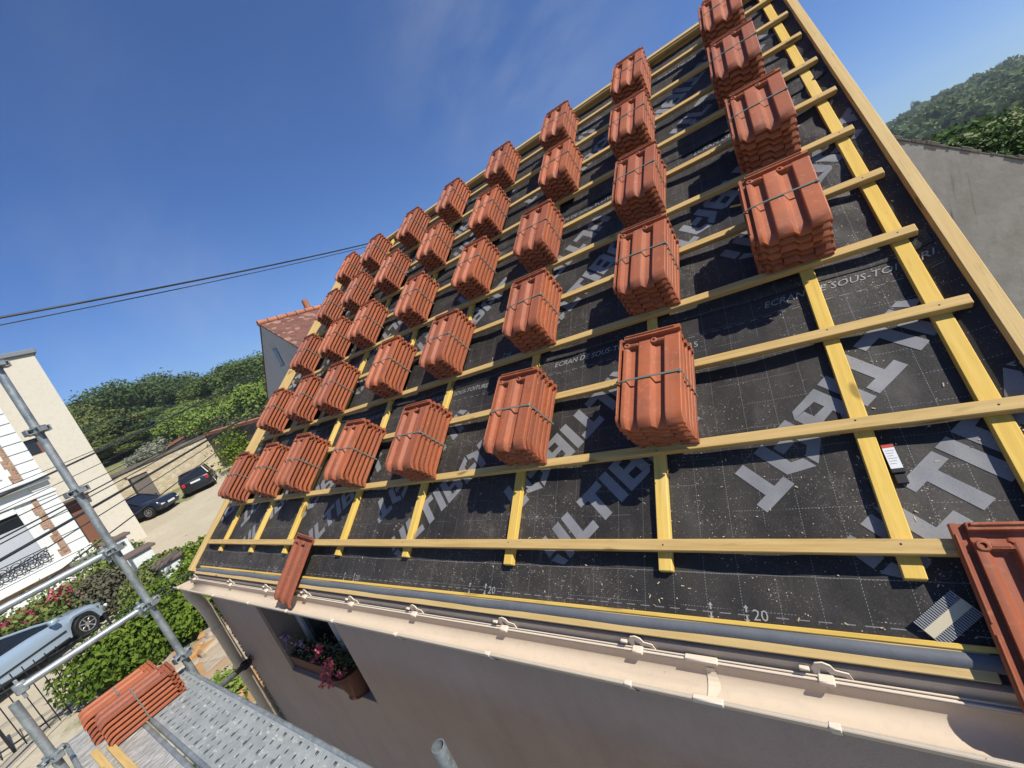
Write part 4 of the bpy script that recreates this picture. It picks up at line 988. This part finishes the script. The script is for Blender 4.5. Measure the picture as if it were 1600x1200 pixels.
def red_house():
    A = Vector((-18.0, 9.04, 4.82)); an = math.radians(79); rho = Vector((math.cos(an), math.sin(an), 0)); g = Vector((rho.y, -rho.x, 0)); up = Vector((0, 0, 1))
    t = thing('gabled_house', 'distant house with grey rendered gable, slit window and old red tiled roof', 'house', (-17, 14, -2)); Ln = 11
    P = lambda a, z, d=0: A + g * a + up * z + rho * d
    sr, sl = .62, .70; wd = 4.4
    m = MB(); m.prism([P(0, -.075), P(wd, -.075 - sr * wd), P(wd, -7.5), P(-wd, -7.5), P(-wd, -.075 - sl * wd)], rho * Ln); m.build('wall', M['greygable'], t)
    for sg, sp in ((1, sr), (-1, sl)):
        q = MB(); q.prism([P(0, .0, -.03), P(sg * (wd + .25), -sp * (wd + .25), -.03), P(sg * (wd + .25), -sp * (wd + .25) - .07, -.03), P(0, -.07, -.03)], rho * (Ln + .06)); rf = q.build('roof', M['oldroof'], t)
    q = MB()
    for k in range(26): q.tube([P(0, .03, -.08 + k * .43), P(0, .03, .33 + k * .43)], [.14, .115], 8)
    q.build('ridge_tile', M['coping'], rf, 60)
    q = MB(); c = P(-.5, -.2, 2.5); q.box((c.x - .28, c.y - .28, c.z - .5), (c.x + .28, c.y + .28, c.z + .35)); q.tube([(c.x, c.y, c.z + .3), (c.x, c.y, c.z + .85)], .15, 10); q.build('chimney', M['coping'], rf, 50)
    def hit(x, y):
        d = pray(x, y); n = rho; k = ((A - rho * .02) - CAM).dot(n) / d.dot(n); return CAM + d * k
    w = [hit(*p) for p in ((425, 545), (431, 543), (445, 571), (439, 573))]
    q = MB(); q.prism([w[0], w[1], w[2], w[3]], rho * .06); f = q.build('window', M['zinc'], t)
    cc = (w[0] + w[1] + w[2] + w[3]) / 4; q = MB(); q.prism([cc + (p - cc) * .82 - rho * .012 for p in w], rho * .01); q.build('pane', M['glass'], f)
red_house()
def yard_walls():
    A = at(180, 745, 38); B = at(322, 682, 38.5); Cc = at(408, 662, 33); D0 = at(60, 790, 38)
    def wall(name, lab, p, q_, tz0, tz1, mt, cop=None, th=.4):
        p, q_ = Vector(p), Vector(q_); d = Vector((q_.x - p.x, q_.y - p.y, 0)).normalized(); n = Vector((-d.y, d.x, 0)) * th
        t = thing(name, lab, 'wall', (p.x, p.y, ground_z(p.x, p.y))); m = MB()
        m.prism([(p.x, p.y, -3.4), (q_.x, q_.y, -3.4), (q_.x, q_.y, tz1), (p.x, p.y, tz0)], n); m.build('wall_body', mt, t)
        if cop:
            o = -n * .25; k = MB(); a0 = p + o; b0 = q_ + o; k.prism([(a0.x, a0.y, tz0), (b0.x, b0.y, tz1), (b0.x, b0.y, tz1 + .22), (a0.x, a0.y, tz0 + .22)], n * 1.5); k.build('coping', cop, t)
    wall('stone_wall', 'pale limestone yard wall behind the two parked dark cars', D0, B, A.z - .1, B.z, M['stonewall'], M['oldwall'])
    wall('old_wall', 'old dark rendered wall with orange brick coping and ivy', B, Cc + (Cc - B) * .35, B.z + .05, Cc.z + .05, M['oldwall'], M['coping'])
    e1 = at(266, 700, 52); e2 = at(312, 675, 50); wall('garden_wall', 'low far garden wall with weathered orange tile coping', e1, e2, e1.z + .15, e2.z + .3, M['oldwall'], M['coping'])
    t = thing('gate_pier', 'grey stone gate pier in the limestone wall', 'gate pier', at(232, 770, 36)); g = at(232, 772, 36.2); m = MB(); m.bbox((g.x - .3, g.y - .45, -2.5), (g.x + .3, g.y + .45, g.z + 1.4), .03); m.build('pier', M['oldwall'], t); m = MB(); m.bbox((g.x - .38, g.y - .55, g.z + 1.4), (g.x + .38, g.y + .55, g.z + 1.55), .03); m.build('cap', M['stonewall'], t)
    # ivy
    g2 = np.random.default_rng(3); n = 1600; c = at(370, 705, 34.6); P = np.array(c) + g2.normal(size=(n, 3)) * np.array([.35, .55, .75]) ; s = .11
    a = g2.normal(size=(n, 3)); a /= np.linalg.norm(a, axis=1)[:, None]; b = np.cross(a, g2.normal(size=(n, 3))); b /= np.linalg.norm(b, axis=1)[:, None]
    V = np.stack([P - a * s, P + b * s * .6, P + a * s, P - b * s * .6], 1).reshape(-1, 3); o = place('ivy', quads('ivy', V, M['leaf_hedge'])); recenter(o); tag(o, 'bright green ivy climbing the old dark wall', 'ivy')
yard_walls()
# white gate pillars with brown caps beside the hedge
for k, (px, py, d, lab) in enumerate(((215, 861, 18.2, 'white garden pillar with brown flat cap, middle of three'), (259, 876, 16.2, 'white garden pillar with brown flat cap, nearest to the roof'), (178, 843, 20.5, 'white garden pillar with brown cap half behind scaffold pole'))):
    p = at(px, py, d); t = thing('gate_pillar', lab, 'pillar', (p.x, p.y, ground_z(p.x, p.y)), 'white garden pillars'); w_ = .32
    m = MB(); m.bbox((p.x - w_, p.y - w_ * .8, -3.1), (p.x + w_, p.y + w_ * .8, p.z - .04), .01); m.build('shaft', M['whitewall'], t)
    m = MB(); m.bbox((p.x - w_ - .08, p.y - w_ - .06, p.z - .04), (p.x + w_ + .08, p.y + w_ + .06, p.z + .05), .015); m.build('cap', M['capbrown'], t)

# ================================================================== CARS
def car(name, label, cat, loc, heading, Lc, Wc, prof, gh, paintm, silver=False):
    """prof: list (x, shoulder z, half width) from rear to front; gh: greenhouse (x_rear_base, x_rear_roof, x_front_roof, x_front_base, roof z)"""
    t = thing(name, label, cat, loc, None, Matrix.Rotation(heading, 4, 'Z')); MW = wm(t)
    wr = .31; xs_w = (-Lc * .315, Lc * .325); hw = Wc / 2
    xs = sorted(set(list(np.linspace(-Lc / 2, Lc / 2, 61))))
    def sh(x): return float(np.interp(x, [p[0] for p in prof], [p[1] for p in prof]))
    def wd(x): return float(np.interp(x, [p[0] for p in prof], [p[2] for p in prof]))
    V = []; n = 0
    for x in xs:
        zb = .24
        ar = 0
        for xw in xs_w:
            q = (wr + .055) ** 2 - (x - xw) ** 2
            if q > 0: ar = max(ar, wr + math.sqrt(q))
        s, h = sh(x), wd(x); e = min(1, (Lc / 2 - abs(x)) / .12); zb = .24 + .10 * (1 - e); zs = max(zb, ar)
        zs = min(zs, s - .12)
        ring = [(0, .2), (h * .80, .2), (h * .82, max(zs, .21)), (h * .97, max(zs, .22)), (h, max(zs + .03, .5 * (zs + s))), (h * .985, max(zs + .05, s - .14)), (h * .945, s - .04), (h * .86, s - .005), (h * .5, s + .028 * e), (0, s + .038 * e)]
        ring = ring + [(-y, z) for y, z in ring[-2:0:-1]]; n = len(ring); V += [(x, y, z) for y, z in ring]
    F = [(i * n + k, i * n + (k + 1) % n, (i + 1) * n + (k + 1) % n, (i + 1) * n + k) for i in range(len(xs) - 1) for k in range(n)] + [tuple(range(n)), tuple((len(xs) - 1) * n + k for k in range(n))[::-1]]
    q = MB(); q.add(V, F); q.build('body', paintm, t, 40, MW)
    xr, xrr, xfr, xf, zr = gh; wbse, wtop = hw * .90, hw * .70
    def gl(f, inset=0): # greenhouse sections
        rows = []
        for z_, a0, a1, w_ in ((0, xr, xf, wbse), (1, xrr, xfr, wtop)):
            rows.append((a0 + inset, a1 - inset, w_ - inset * .6))
        return rows
    (b0, b1, bw), (r0, r1, rw) = gl(0); zl = lambda x: sh(x) - .02
    pts = [(b0, -bw, zl(b0)), (b1, -bw * .93, zl(b1)), (b1, bw * .93, zl(b1)), (b0, bw, zl(b0)), (r0, -rw, zr - .03), (r1, -rw, zr - .03), (r1, rw, zr - .03), (r0, rw, zr - .03)]
    q = MB(); q.add(pts, [(0, 1, 5, 4), (1, 2, 6, 5), (2, 3, 7, 6), (3, 0, 4, 7), (4, 5, 6, 7)]); q.build('windows', M['glass'], t, None, MW)
    q = MB(); nn = 8; VV = []
    for i in range(nn + 1):
        a = i / nn; x = r0 - .05 + (r1 - r0 + .10) * a; zz = zr - .035 + .045 * math.sin(math.pi * (0.12 + .76 * a))
        for k in range(7): yy = -1 + k / 3; VV.append((x, yy * (rw + .015), zz + .02 * (1 - yy * yy)))
    FF = [(i * 7 + k, i * 7 + k + 1, (i + 1) * 7 + k + 1, (i + 1) * 7 + k) for i in range(nn) for k in range(6)]; q.add(VV, FF)
    o = q.build('roof', paintm, t, 60, MW); sm = o.modifiers.new('thickness', 'SOLIDIFY'); sm.thickness = .03; sm.offset = -1
    q = MB()
    for s in (-1, 1):
        q.tube([(b1, s * bw * .93, zl(b1)), ((b1 + r1) / 2 , s * (bw * .93 + rw) / 2, (zl(b1) + zr) / 2 + .02), (r1, s * rw, zr - .02)], .035, 6); q.tube([(b0, s * bw, zl(b0)), (r0, s * rw, zr - .02)], .06, 6)
        xm = (xr + xf) / 2 - .25; q.tube([(xm, s * bw * .985, zl(xm)), (xm - .06, s * rw * 1.0, zr - .02)], .035, 6)
    q.build('window_pillars', paintm, t, 60, MW)
    for s in (-1, 1):
        q = MB(); xm = xf - .42; q.bbox((xm - .09, s * hw * 1.0 - .02 if s > 0 else -hw * 1.0 - .16, zl(xm) + .02), (xm + .09, hw + .16 if s > 0 else -hw * 1.0 + .02, zl(xm) + .16), .03); q.build('wing_mirror', paintm, t, 60, MW)
        q = MB(); q.bbox((-.15 - .45, s * (hw + .002) - .015, sh(0) - .15), (-.15 - .25, s * (hw + .002) + .015, sh(0) - .12), .006); q.build('door_handle', paintm if not silver else M['rim'], t, None, MW)
        q = MB(); q.bbox((-Lc * .2, s * (hw + .0) - .012, .48), (Lc * .22, s * hw + .012, .52), .004); q.bbox((-Lc * .22, s * hw * .985 - .015, .24), (Lc * .22, s * hw * .985 + .015, .29), .004); q.build('side_moulding', M['black'], t, None, MW)
        for xw in xs_w:
            q = MB(); c = Matrix.Translation((xw, s * (hw - .10), wr)) @ Matrix.Rotation(math.pi / 2, 4, 'X'); q.lathe([(.20, -.09), (.29, -.10), (wr, -.07), (wr, .07), (.29, .10), (.20, .09)], (0, 0, 0), 28); q.v = [tuple(c @ Vector(v)) for v in q.v]; wh = q.build('wheel', M['black'], t, 40, MW)
            q = MB(); q.lathe([(.205, .0), (.205, .085), (.185, .085), (.18, .03)], (0, 0, 0), 24)
            for a in range(7): mm = Matrix.Rotation(a * 2 * math.pi / 7, 4, 'Z'); q.bbox((.03, -.022, .03), (.195, .022, .075), .008, 0, mm)
            q.lathe([(.05, .0), (.05, .085), (.03, .09)], (0, 0, 0), 12); c2 = Matrix.Translation((xw, s * (hw - .082), wr)) @ Matrix.Rotation(-s * math.pi / 2, 4, 'X'); q.v = [tuple(c2 @ Vector(v)) for v in q.v]; q.build('rim', M['rim'], wh, 40, MW)
    for s in (-1, 1):
        zt = sh(-Lc / 2 + .06) - .18
        q = MB(); q.lathe([(.10, 0), (.09, .03), (.05, .04)], (0, 0, 0), 14); c = Matrix.Translation((-Lc / 2 + .005, s * hw * .74, zt)) @ Matrix.Rotation(-math.pi / 2, 4, 'Y') @ Matrix.Diagonal((1.3, 1, 1, 1)); q.v = [tuple(c @ Vector(v)) for v in q.v]; q.build('tail_lamp', M['redlamp'], t, 50, MW)
        q = MB(); zt = sh(Lc / 2 - .06) - .12; q.bbox((Lc / 2 - .10, s * hw * .62 - .13, zt - .05), (Lc / 2 + .006, s * hw * .62 + .13, zt + .05), .03); q.build('headlight', M['clearlamp'], t, 50, MW)
    for sx, zz in ((-1, .72), (1, .42)):
        q = MB(); q.bbox((sx * (Lc / 2 + .004) - .008, -.26, zz - .055), (sx * (Lc / 2 + .004) + .008, .26, zz + .055), .002); q.build('number_plate', M['white'], t, None, MW)
    return t
zmini = ground_z(-32, 8.2)
car('hatchback_car', 'small black hatchback parked by the old wall showing its tail', 'car', (-32.4, 8.35, zmini), math.radians(180 - 42 + 20), 3.75, 1.70,
    [(-1.875, .78, .74), (-1.80, .92, .80), (-1.2, .97, .85), (.4, .95, .85), (1.0, .88, .84), (1.65, .78, .78), (1.875, .55, .62)], (-1.72, -1.45, .35, .95, 1.42), M['paint_black'])
car('saloon_car', 'navy blue car nosing out from behind the cream house', 'car', (-31.8, 4.75, ground_z(-31.8, 4.8)), math.radians(38), 4.3, 1.74,
    [(-2.15, .75, .72), (-2.05, .92, .80), (-1.2, .97, .86), (.5, .95, .87), (1.0, .88, .86), (1.95, .74, .78), (2.15, .52, .62)], (-2.0, -1.3, .25, 1.15, 1.43), M['paint_navy'])
hd = math.atan2(.89, -.45)
car('silver_car', 'silver blue coupe parked behind black railings beside the hedge', 'car', (-17.75, -1.50, -2.86), hd, 4.35, 1.76,
    [(-2.17, .72, .70), (-2.05, .90, .80), (-1.2, .93, .87), (.35, .90, .88), (.95, .84, .87), (1.8, .70, .79), (2.05, .60, .70), (2.17, .45, .55)], (-1.35, -.95, -.05, 1.22, 1.31), M['paint_silver'], True)

# ================================================================== GARDEN BETWEEN
def hedge(name, lab, cat, pts, rad, n, leaf, mt, seed, h0=-3.0):
    """leafy mass along a polyline: pts (x, y, top z)"""
    g = np.random.default_rng(seed); P = []; pts = np.array(pts, float); m = len(pts) - 1
    k = g.integers(0, m, n); t_ = g.random(n); base = pts[k] * (1 - t_)[:, None] + pts[k + 1] * t_[:, None]
    lump = .22 * np.sin(base[:, 0] * 3.1 + base[:, 1] * 4.3) + .15 * np.sin(base[:, 0] * 7.7 - base[:, 1] * 6.1)
    d = g.normal(size=(n, 3)); d /= np.linalg.norm(d, axis=1)[:, None]; r = (.62 + .38 * g.random(n) ** .5) * (1 + lump)
    top = base[:, 2]; H_ = (top - h0) / 2
    P = np.stack([base[:, 0] + d[:, 0] * r * rad, base[:, 1] + d[:, 1] * r * rad, h0 + H_ + d[:, 2] * np.minimum(r, 1.04 + .1 * lump) * H_], 1)
    nr = d + .8 * g.normal(size=(n, 3)); nr[:, 2] += .5; nr /= np.linalg.norm(nr, axis=1)[:, None]; a = np.cross(nr, g.normal(size=(n, 3))); a /= np.linalg.norm(a, axis=1)[:, None]; b = np.cross(nr, a); s = leaf * g.uniform(.6, 1.4, n)[:, None]
    V = np.stack([P - a * s, P + b * s * .6, P + a * s, P - b * s * .6], 1).reshape(-1, 3); o = place(name, quads(name, V, mt)); recenter(o); return tag(o, lab, cat)
hedge('hedge', 'bright green leafy hedge behind the black railings', 'hedge', [(-11.9, 1.5, -1.95), (-12.5, .45, -1.9), (-12.9, -.35, -1.9), (-13.3, .6, -1.7), (-13.2, 1.3, -1.65), (-12.8, 2.3, -1.55)], .75, 15000, .055, M['leaf_hedge'], 1)
hedge('shrub', 'olive green shrub between scaffold pole and white pillars', 'shrub', [(-15.6, 1.5, -1.7), (-16.6, 1.9, -1.65), (-16.2, 2.3, -1.75)], .8, 7000, .06, M['leaf_mid'], 2)
hedge('rose_bush', 'rambling rose bush below the brown door', 'shrub', [(-21.5, 1.5, -.9), (-21.8, 2.1, -1.3)], .8, 4200, .07, M['leaf_mid'], 3, -2.8)
hedge('shrub', 'low dark shrub along the foot of the white house', 'shrub', [(-21.5, -2.2, -1.9), (-21.0, -.5, -1.7), (-20.0, 1.0, -1.6)], .7, 6000, .07, M['leaf_mid'], 4, -2.8)
hedge('shrub', 'pinkish brown shrub behind the upper guard rail', 'shrub', [(-18.6, .7, -1.55), (-18.9, 1.4, -1.6)], .6, 3000, .06, M['leaf_grey'], 5)
hedge('hedge', 'leafy shrub by the nearest white pillar and railings', 'hedge', [(-14.6, 2.4, -1.35), (-13.6, 2.9, -1.5)], .6, 6000, .055, M['leaf_hedge'], 6)
def bloom():
    g = np.random.default_rng(9); t = thing('blossom_bush', 'crimson flowering bush above the roof of the silver car', 'bush', (-19.5, -.6, -2.9))
    n = 5000; P = np.array([-19.4, -.55, -2.1]) + g.normal(size=(n, 3)) * np.array([.5, .95, .33]); 
    def q_(P, s, nm, mt):
        n = len(P); a = g.normal(size=(n, 3)); a /= np.linalg.norm(a, axis=1)[:, None]; b = np.cross(a, g.normal(size=(n, 3))); b /= np.linalg.norm(b, axis=1)[:, None]
        place(nm, quads(nm, np.stack([P - a * s, P + b * s * .7, P + a * s, P - b * s * .7], 1).reshape(-1, 3), mt), t)
    q_(P, .07, 'leaves', M['leaf_mid']); cl = np.array([-19.2, -.5, -1.85]) + g.normal(size=(9, 3)) * np.array([.3, .5, .2]); P2 = (cl[:, None, :] + g.normal(size=(9, 60, 3)) * .11).reshape(-1, 3); q_(P2, .055, 'blossoms', M['rose'])
bloom()
# railings
def railings():
    t = thing('iron_railings', 'black iron garden railings in front of hedge and silver car', 'railings', (-12.4, 0, -3)); p0 = Vector((-13.45, -3.6, 0)); p1 = Vector((-12.1, 2.6, 0)); Ln = (p1 - p0).length; n = int(Ln / .155); d = (p1 - p0) / n
    for z in (-1.72, -1.86, -2.84):
        q = MB(); q.tube([p0 + Vector((0, 0, z)), p1 + Vector((0, 0, z))], .017, 6); q.build('rail', M['darkmetal'], t)
    for k in range(n + 1):
        p = p0 + d * k; q = MB(); r = .009 if k % 12 else .025; q.tube([p + Vector((0, 0, -3.02)), p + Vector((0, 0, -1.60 if k % 12 else -1.5))], r, 6); q.build('bar' if k % 12 else 'post', M['darkmetal'], t)
railings()
def lowwall():
    t = thing('rubble_wall', 'low crazy stone garden wall with orange stones beside the house corner', 'wall', (-9.6, .9, -3)); m = MB()
    m.bbox((-10.9, .25, -3.05), (-7.6, 1.9, -2.72), .06); m.build('stonework', M['paving'], t); 
    m = MB(); rg = random.Random(2)
    for i in range(16):
        x = -10.85 + rg.random() * .9; y = .3 + i * .1; s = rg.uniform(.09, .2); m.bbox((x - s, y - s * .8, -2.78), (x + s, y + s * .8, -2.78 + s), s * .3, 0, Matrix.Translation((x, y, 0)) @ Matrix.Rotation(rg.random() * 3, 4, 'Z') @ Matrix.Translation((-x, -y, 0)))
    m.build('edge_stones', M['paving'], t)
lowwall()
hedge('grass_tuft', 'tuft of grass by the downpipe foot', 'grass', [(-8.2, .4, -2.45), (-7.8, .25, -2.5)], .3, 1500, .04, M['leaf_light'], 8)

# ================================================================== CABLES
def cable(a, b, da, db, r, lab, ext=.35, sag=.12):
    A = at(*a, da); B = at(*b, db); A = A + (A - B) * ext; q = MB(); pts = []
    for i in range(25):
        t = i / 24; p = A.lerp(B, t); p.z -= sag * 4 * t * (1 - t) ; pts.append(p)
    q.tube(pts, r * 1.35, 6); o = q.build('overhead_cable', M['cable'], None, 60); recenter(o); tag(o, lab, 'cable', 'overhead cables')
cable((0, 489), (590, 377), 10, 15, .016, 'thick black overhead cable high in the sky', .3, .10)
cable((0, 502), (575, 385), 10, 15, .008, 'thin black overhead cable just below the thick one', .3, .08)
for a, b, r, lab in (((0, 768), (402, 583), .014, 'thick cable crossing the cream wall above its small window'), ((0, 757), (402, 590), .005, 'thin upper cable running alongside the topmost thick one'), ((0, 812), (404, 617), .006, 'thin cable crossing the cream house just under its window'),
     ((0, 834), (406, 622), .010, 'upper cable of a close pair above the brown door'), ((0, 842), (408, 627), .008, 'lower cable of a close pair above the brown door'), ((0, 867), (430, 622), .020, 'thickest of the lower cables passing the brown door'),
     ((0, 893), (432, 626), .008, 'thin cable just below the thickest low cable'), ((0, 952), (436, 628), .010, 'lowest black cable crossing the balcony and navy car'), ((0, 790), (403, 600), .005, 'hair thin cable beneath the cream wall window')):
    cable(a, b, 11, 19.6, r, lab, .35, .10)

# ================================================================== RIGHT SIDE: NEIGHBOUR GABLE, HEDGE, HILL
SLOPE = (1.885, -0.6362)      # height of the verge at the left end, and its fall
def neighbour():
    t = thing('neighbour_house', 'grey stained cement gable of the neighbouring house at right', 'house', (4, 6.5, -3))
    fr = Matrix.Translation((1.08, 5.0, 0)) @ Matrix.Rotation(math.atan2(.42, .9075), 4, 'Z'); z0 = lambda a: SLOPE[0] + SLOPE[1] * a
    m = MB(); m.prism([(0, 0, -3.1), (6.6, 0, -3.1), (6.6, 0, z0(6.6)), (0, 0, z0(0))], (0, 4, 0)); m.build('wall', M['stained'], t, None, fr)
    m = MB(); rg = random.Random(5); x = 0
    while x < 6.5:
        l = rg.uniform(.03, .09); h_ = rg.uniform(.012, .04); mm = Matrix.Translation((x, -.05, z0(x))) @ Matrix.Rotation(-math.atan(SLOPE[1]), 4, 'Y'); m.bbox((0, rg.uniform(.036, .048), -.005), (l * 1.25, 4.2, h_), .006, 0, mm); x += l
    m.build('verge', M['roofedge'], t, None, fr)
neighbour()
hedge('vine_hedge', 'dense dark leafy hedge above the grey gable at right', 'hedge', [(1.2, 11.6, 1.02), (2.6, 11.2, 1.02), (3.8, 10.8, 1.08), (5.5, 10.4, 1.12), (8, 9.8, 1.2)], 1.2, 95000, .055, M['leaf_vine'], 12, -3)
def hill():
    g = np.random.default_rng(17); Vs = []; lo_n = 0
    protos = []
    for i in range(5):
        me = crown_mesh('tmp', 900 + i, (1, 1, 1), 420, .15, M['leaf_far'], 8, .8, .75); a = np.empty(len(me.vertices) * 3, np.float32); me.vertices.foreach_get('co', a); protos.append(a.reshape(-1, 3)); bpy.data.meshes.remove(me)
    n = 0
    while n < 1900:
        az = math.radians(g.uniform(75, 140)); r = g.uniform(130, 470) if g.random() < .75 else g.uniform(370, 450); x, y = -r * math.cos(az), r * math.sin(az)
        if y < 25: continue
        clear = mnoise.noise(Vector((x * .018, y * .018, 3)))
        if clear > .27 and r < 400: continue
        s = g.uniform(2.6, 5.2) * (1.0 if r > 150 else .8); z = ground_z(x, y); Vs.append(protos[g.integers(0, 5)] * np.array([s, s, s * g.uniform(.75, 1.25)]) + np.array([x, y, z + s * .55])); n += 1
    o = place('hillside_wood', quads('hillside_wood', np.concatenate(Vs), M['leaf_far'])); recenter(o); tag(o, 'dense mixed wood covering the far hillside at right', 'wood', kind='stuff')
    rg = random.Random(8)
    for px, py, d, lab in ((1431, 160, 402, 'small dark tree standing up from the hill crest near the verge board'), (1562, 101, 415, 'small dark tree standing up at the right part of the hill crest')):
        p = at(px, py, d); gz = ground_z(p.x, p.y); h = max(9, p.z - gz); t = thing('crest_tree', lab, 'tree', (p.x, p.y, gz), 'trees on the hill crest'); c = place('crown', CROWN['dark'][rg.randrange(3)], t); c.matrix_basis = Matrix.Translation((0, 0, h * .55)) @ Matrix.Diagonal((3.0, 3.0, h * .5, 1)); k = place('trunk', TR[0], t); k.matrix_basis = Matrix.Diagonal((h * .8, h * .8, h * .7, 1))
    p = at(1521, 174, 300); t = thing('barn', 'small long shed with pale roof among trees on the hillside', 'barn', (p.x, p.y, p.z - 4)); m = MB(); m.box((p.x - 4, p.y + .5, p.z - 8), (p.x + 7, p.y + 5, p.z - .5)); m.build('wall', M['creamwall'], t); m = MB(); m.prism([(p.x - 4.5, p.y, p.z - .6), (p.x - 4.5, p.y + 2.7, p.z + .7), (p.x - 4.5, p.y + 5.5, p.z - .6)], (12, 0, 0)); m.build('roof', M['shutter'], t)
hill()

def haze():
    m = bpy.data.materials.new('thin air'); m.use_nodes = True; t = m.node_tree; t.nodes.clear(); o = t.nodes.new('ShaderNodeOutputMaterial'); v = t.nodes.new('ShaderNodeVolumePrincipled')
    v.inputs['Color'].default_value = (0.80, 0.88, 1.0, 1); v.inputs['Density'].default_value = 0.00045; v.inputs['Anisotropy'].default_value = 0.2
    t.links.new(v.outputs[0], o.inputs['Volume']); q = MB(); q.box((-900, -250, -8), (900, 900, 90)); h = q.build('haze', m); tag(h, 'thin bluish summer haze over the valley', 'haze', kind='stuff')
haze()
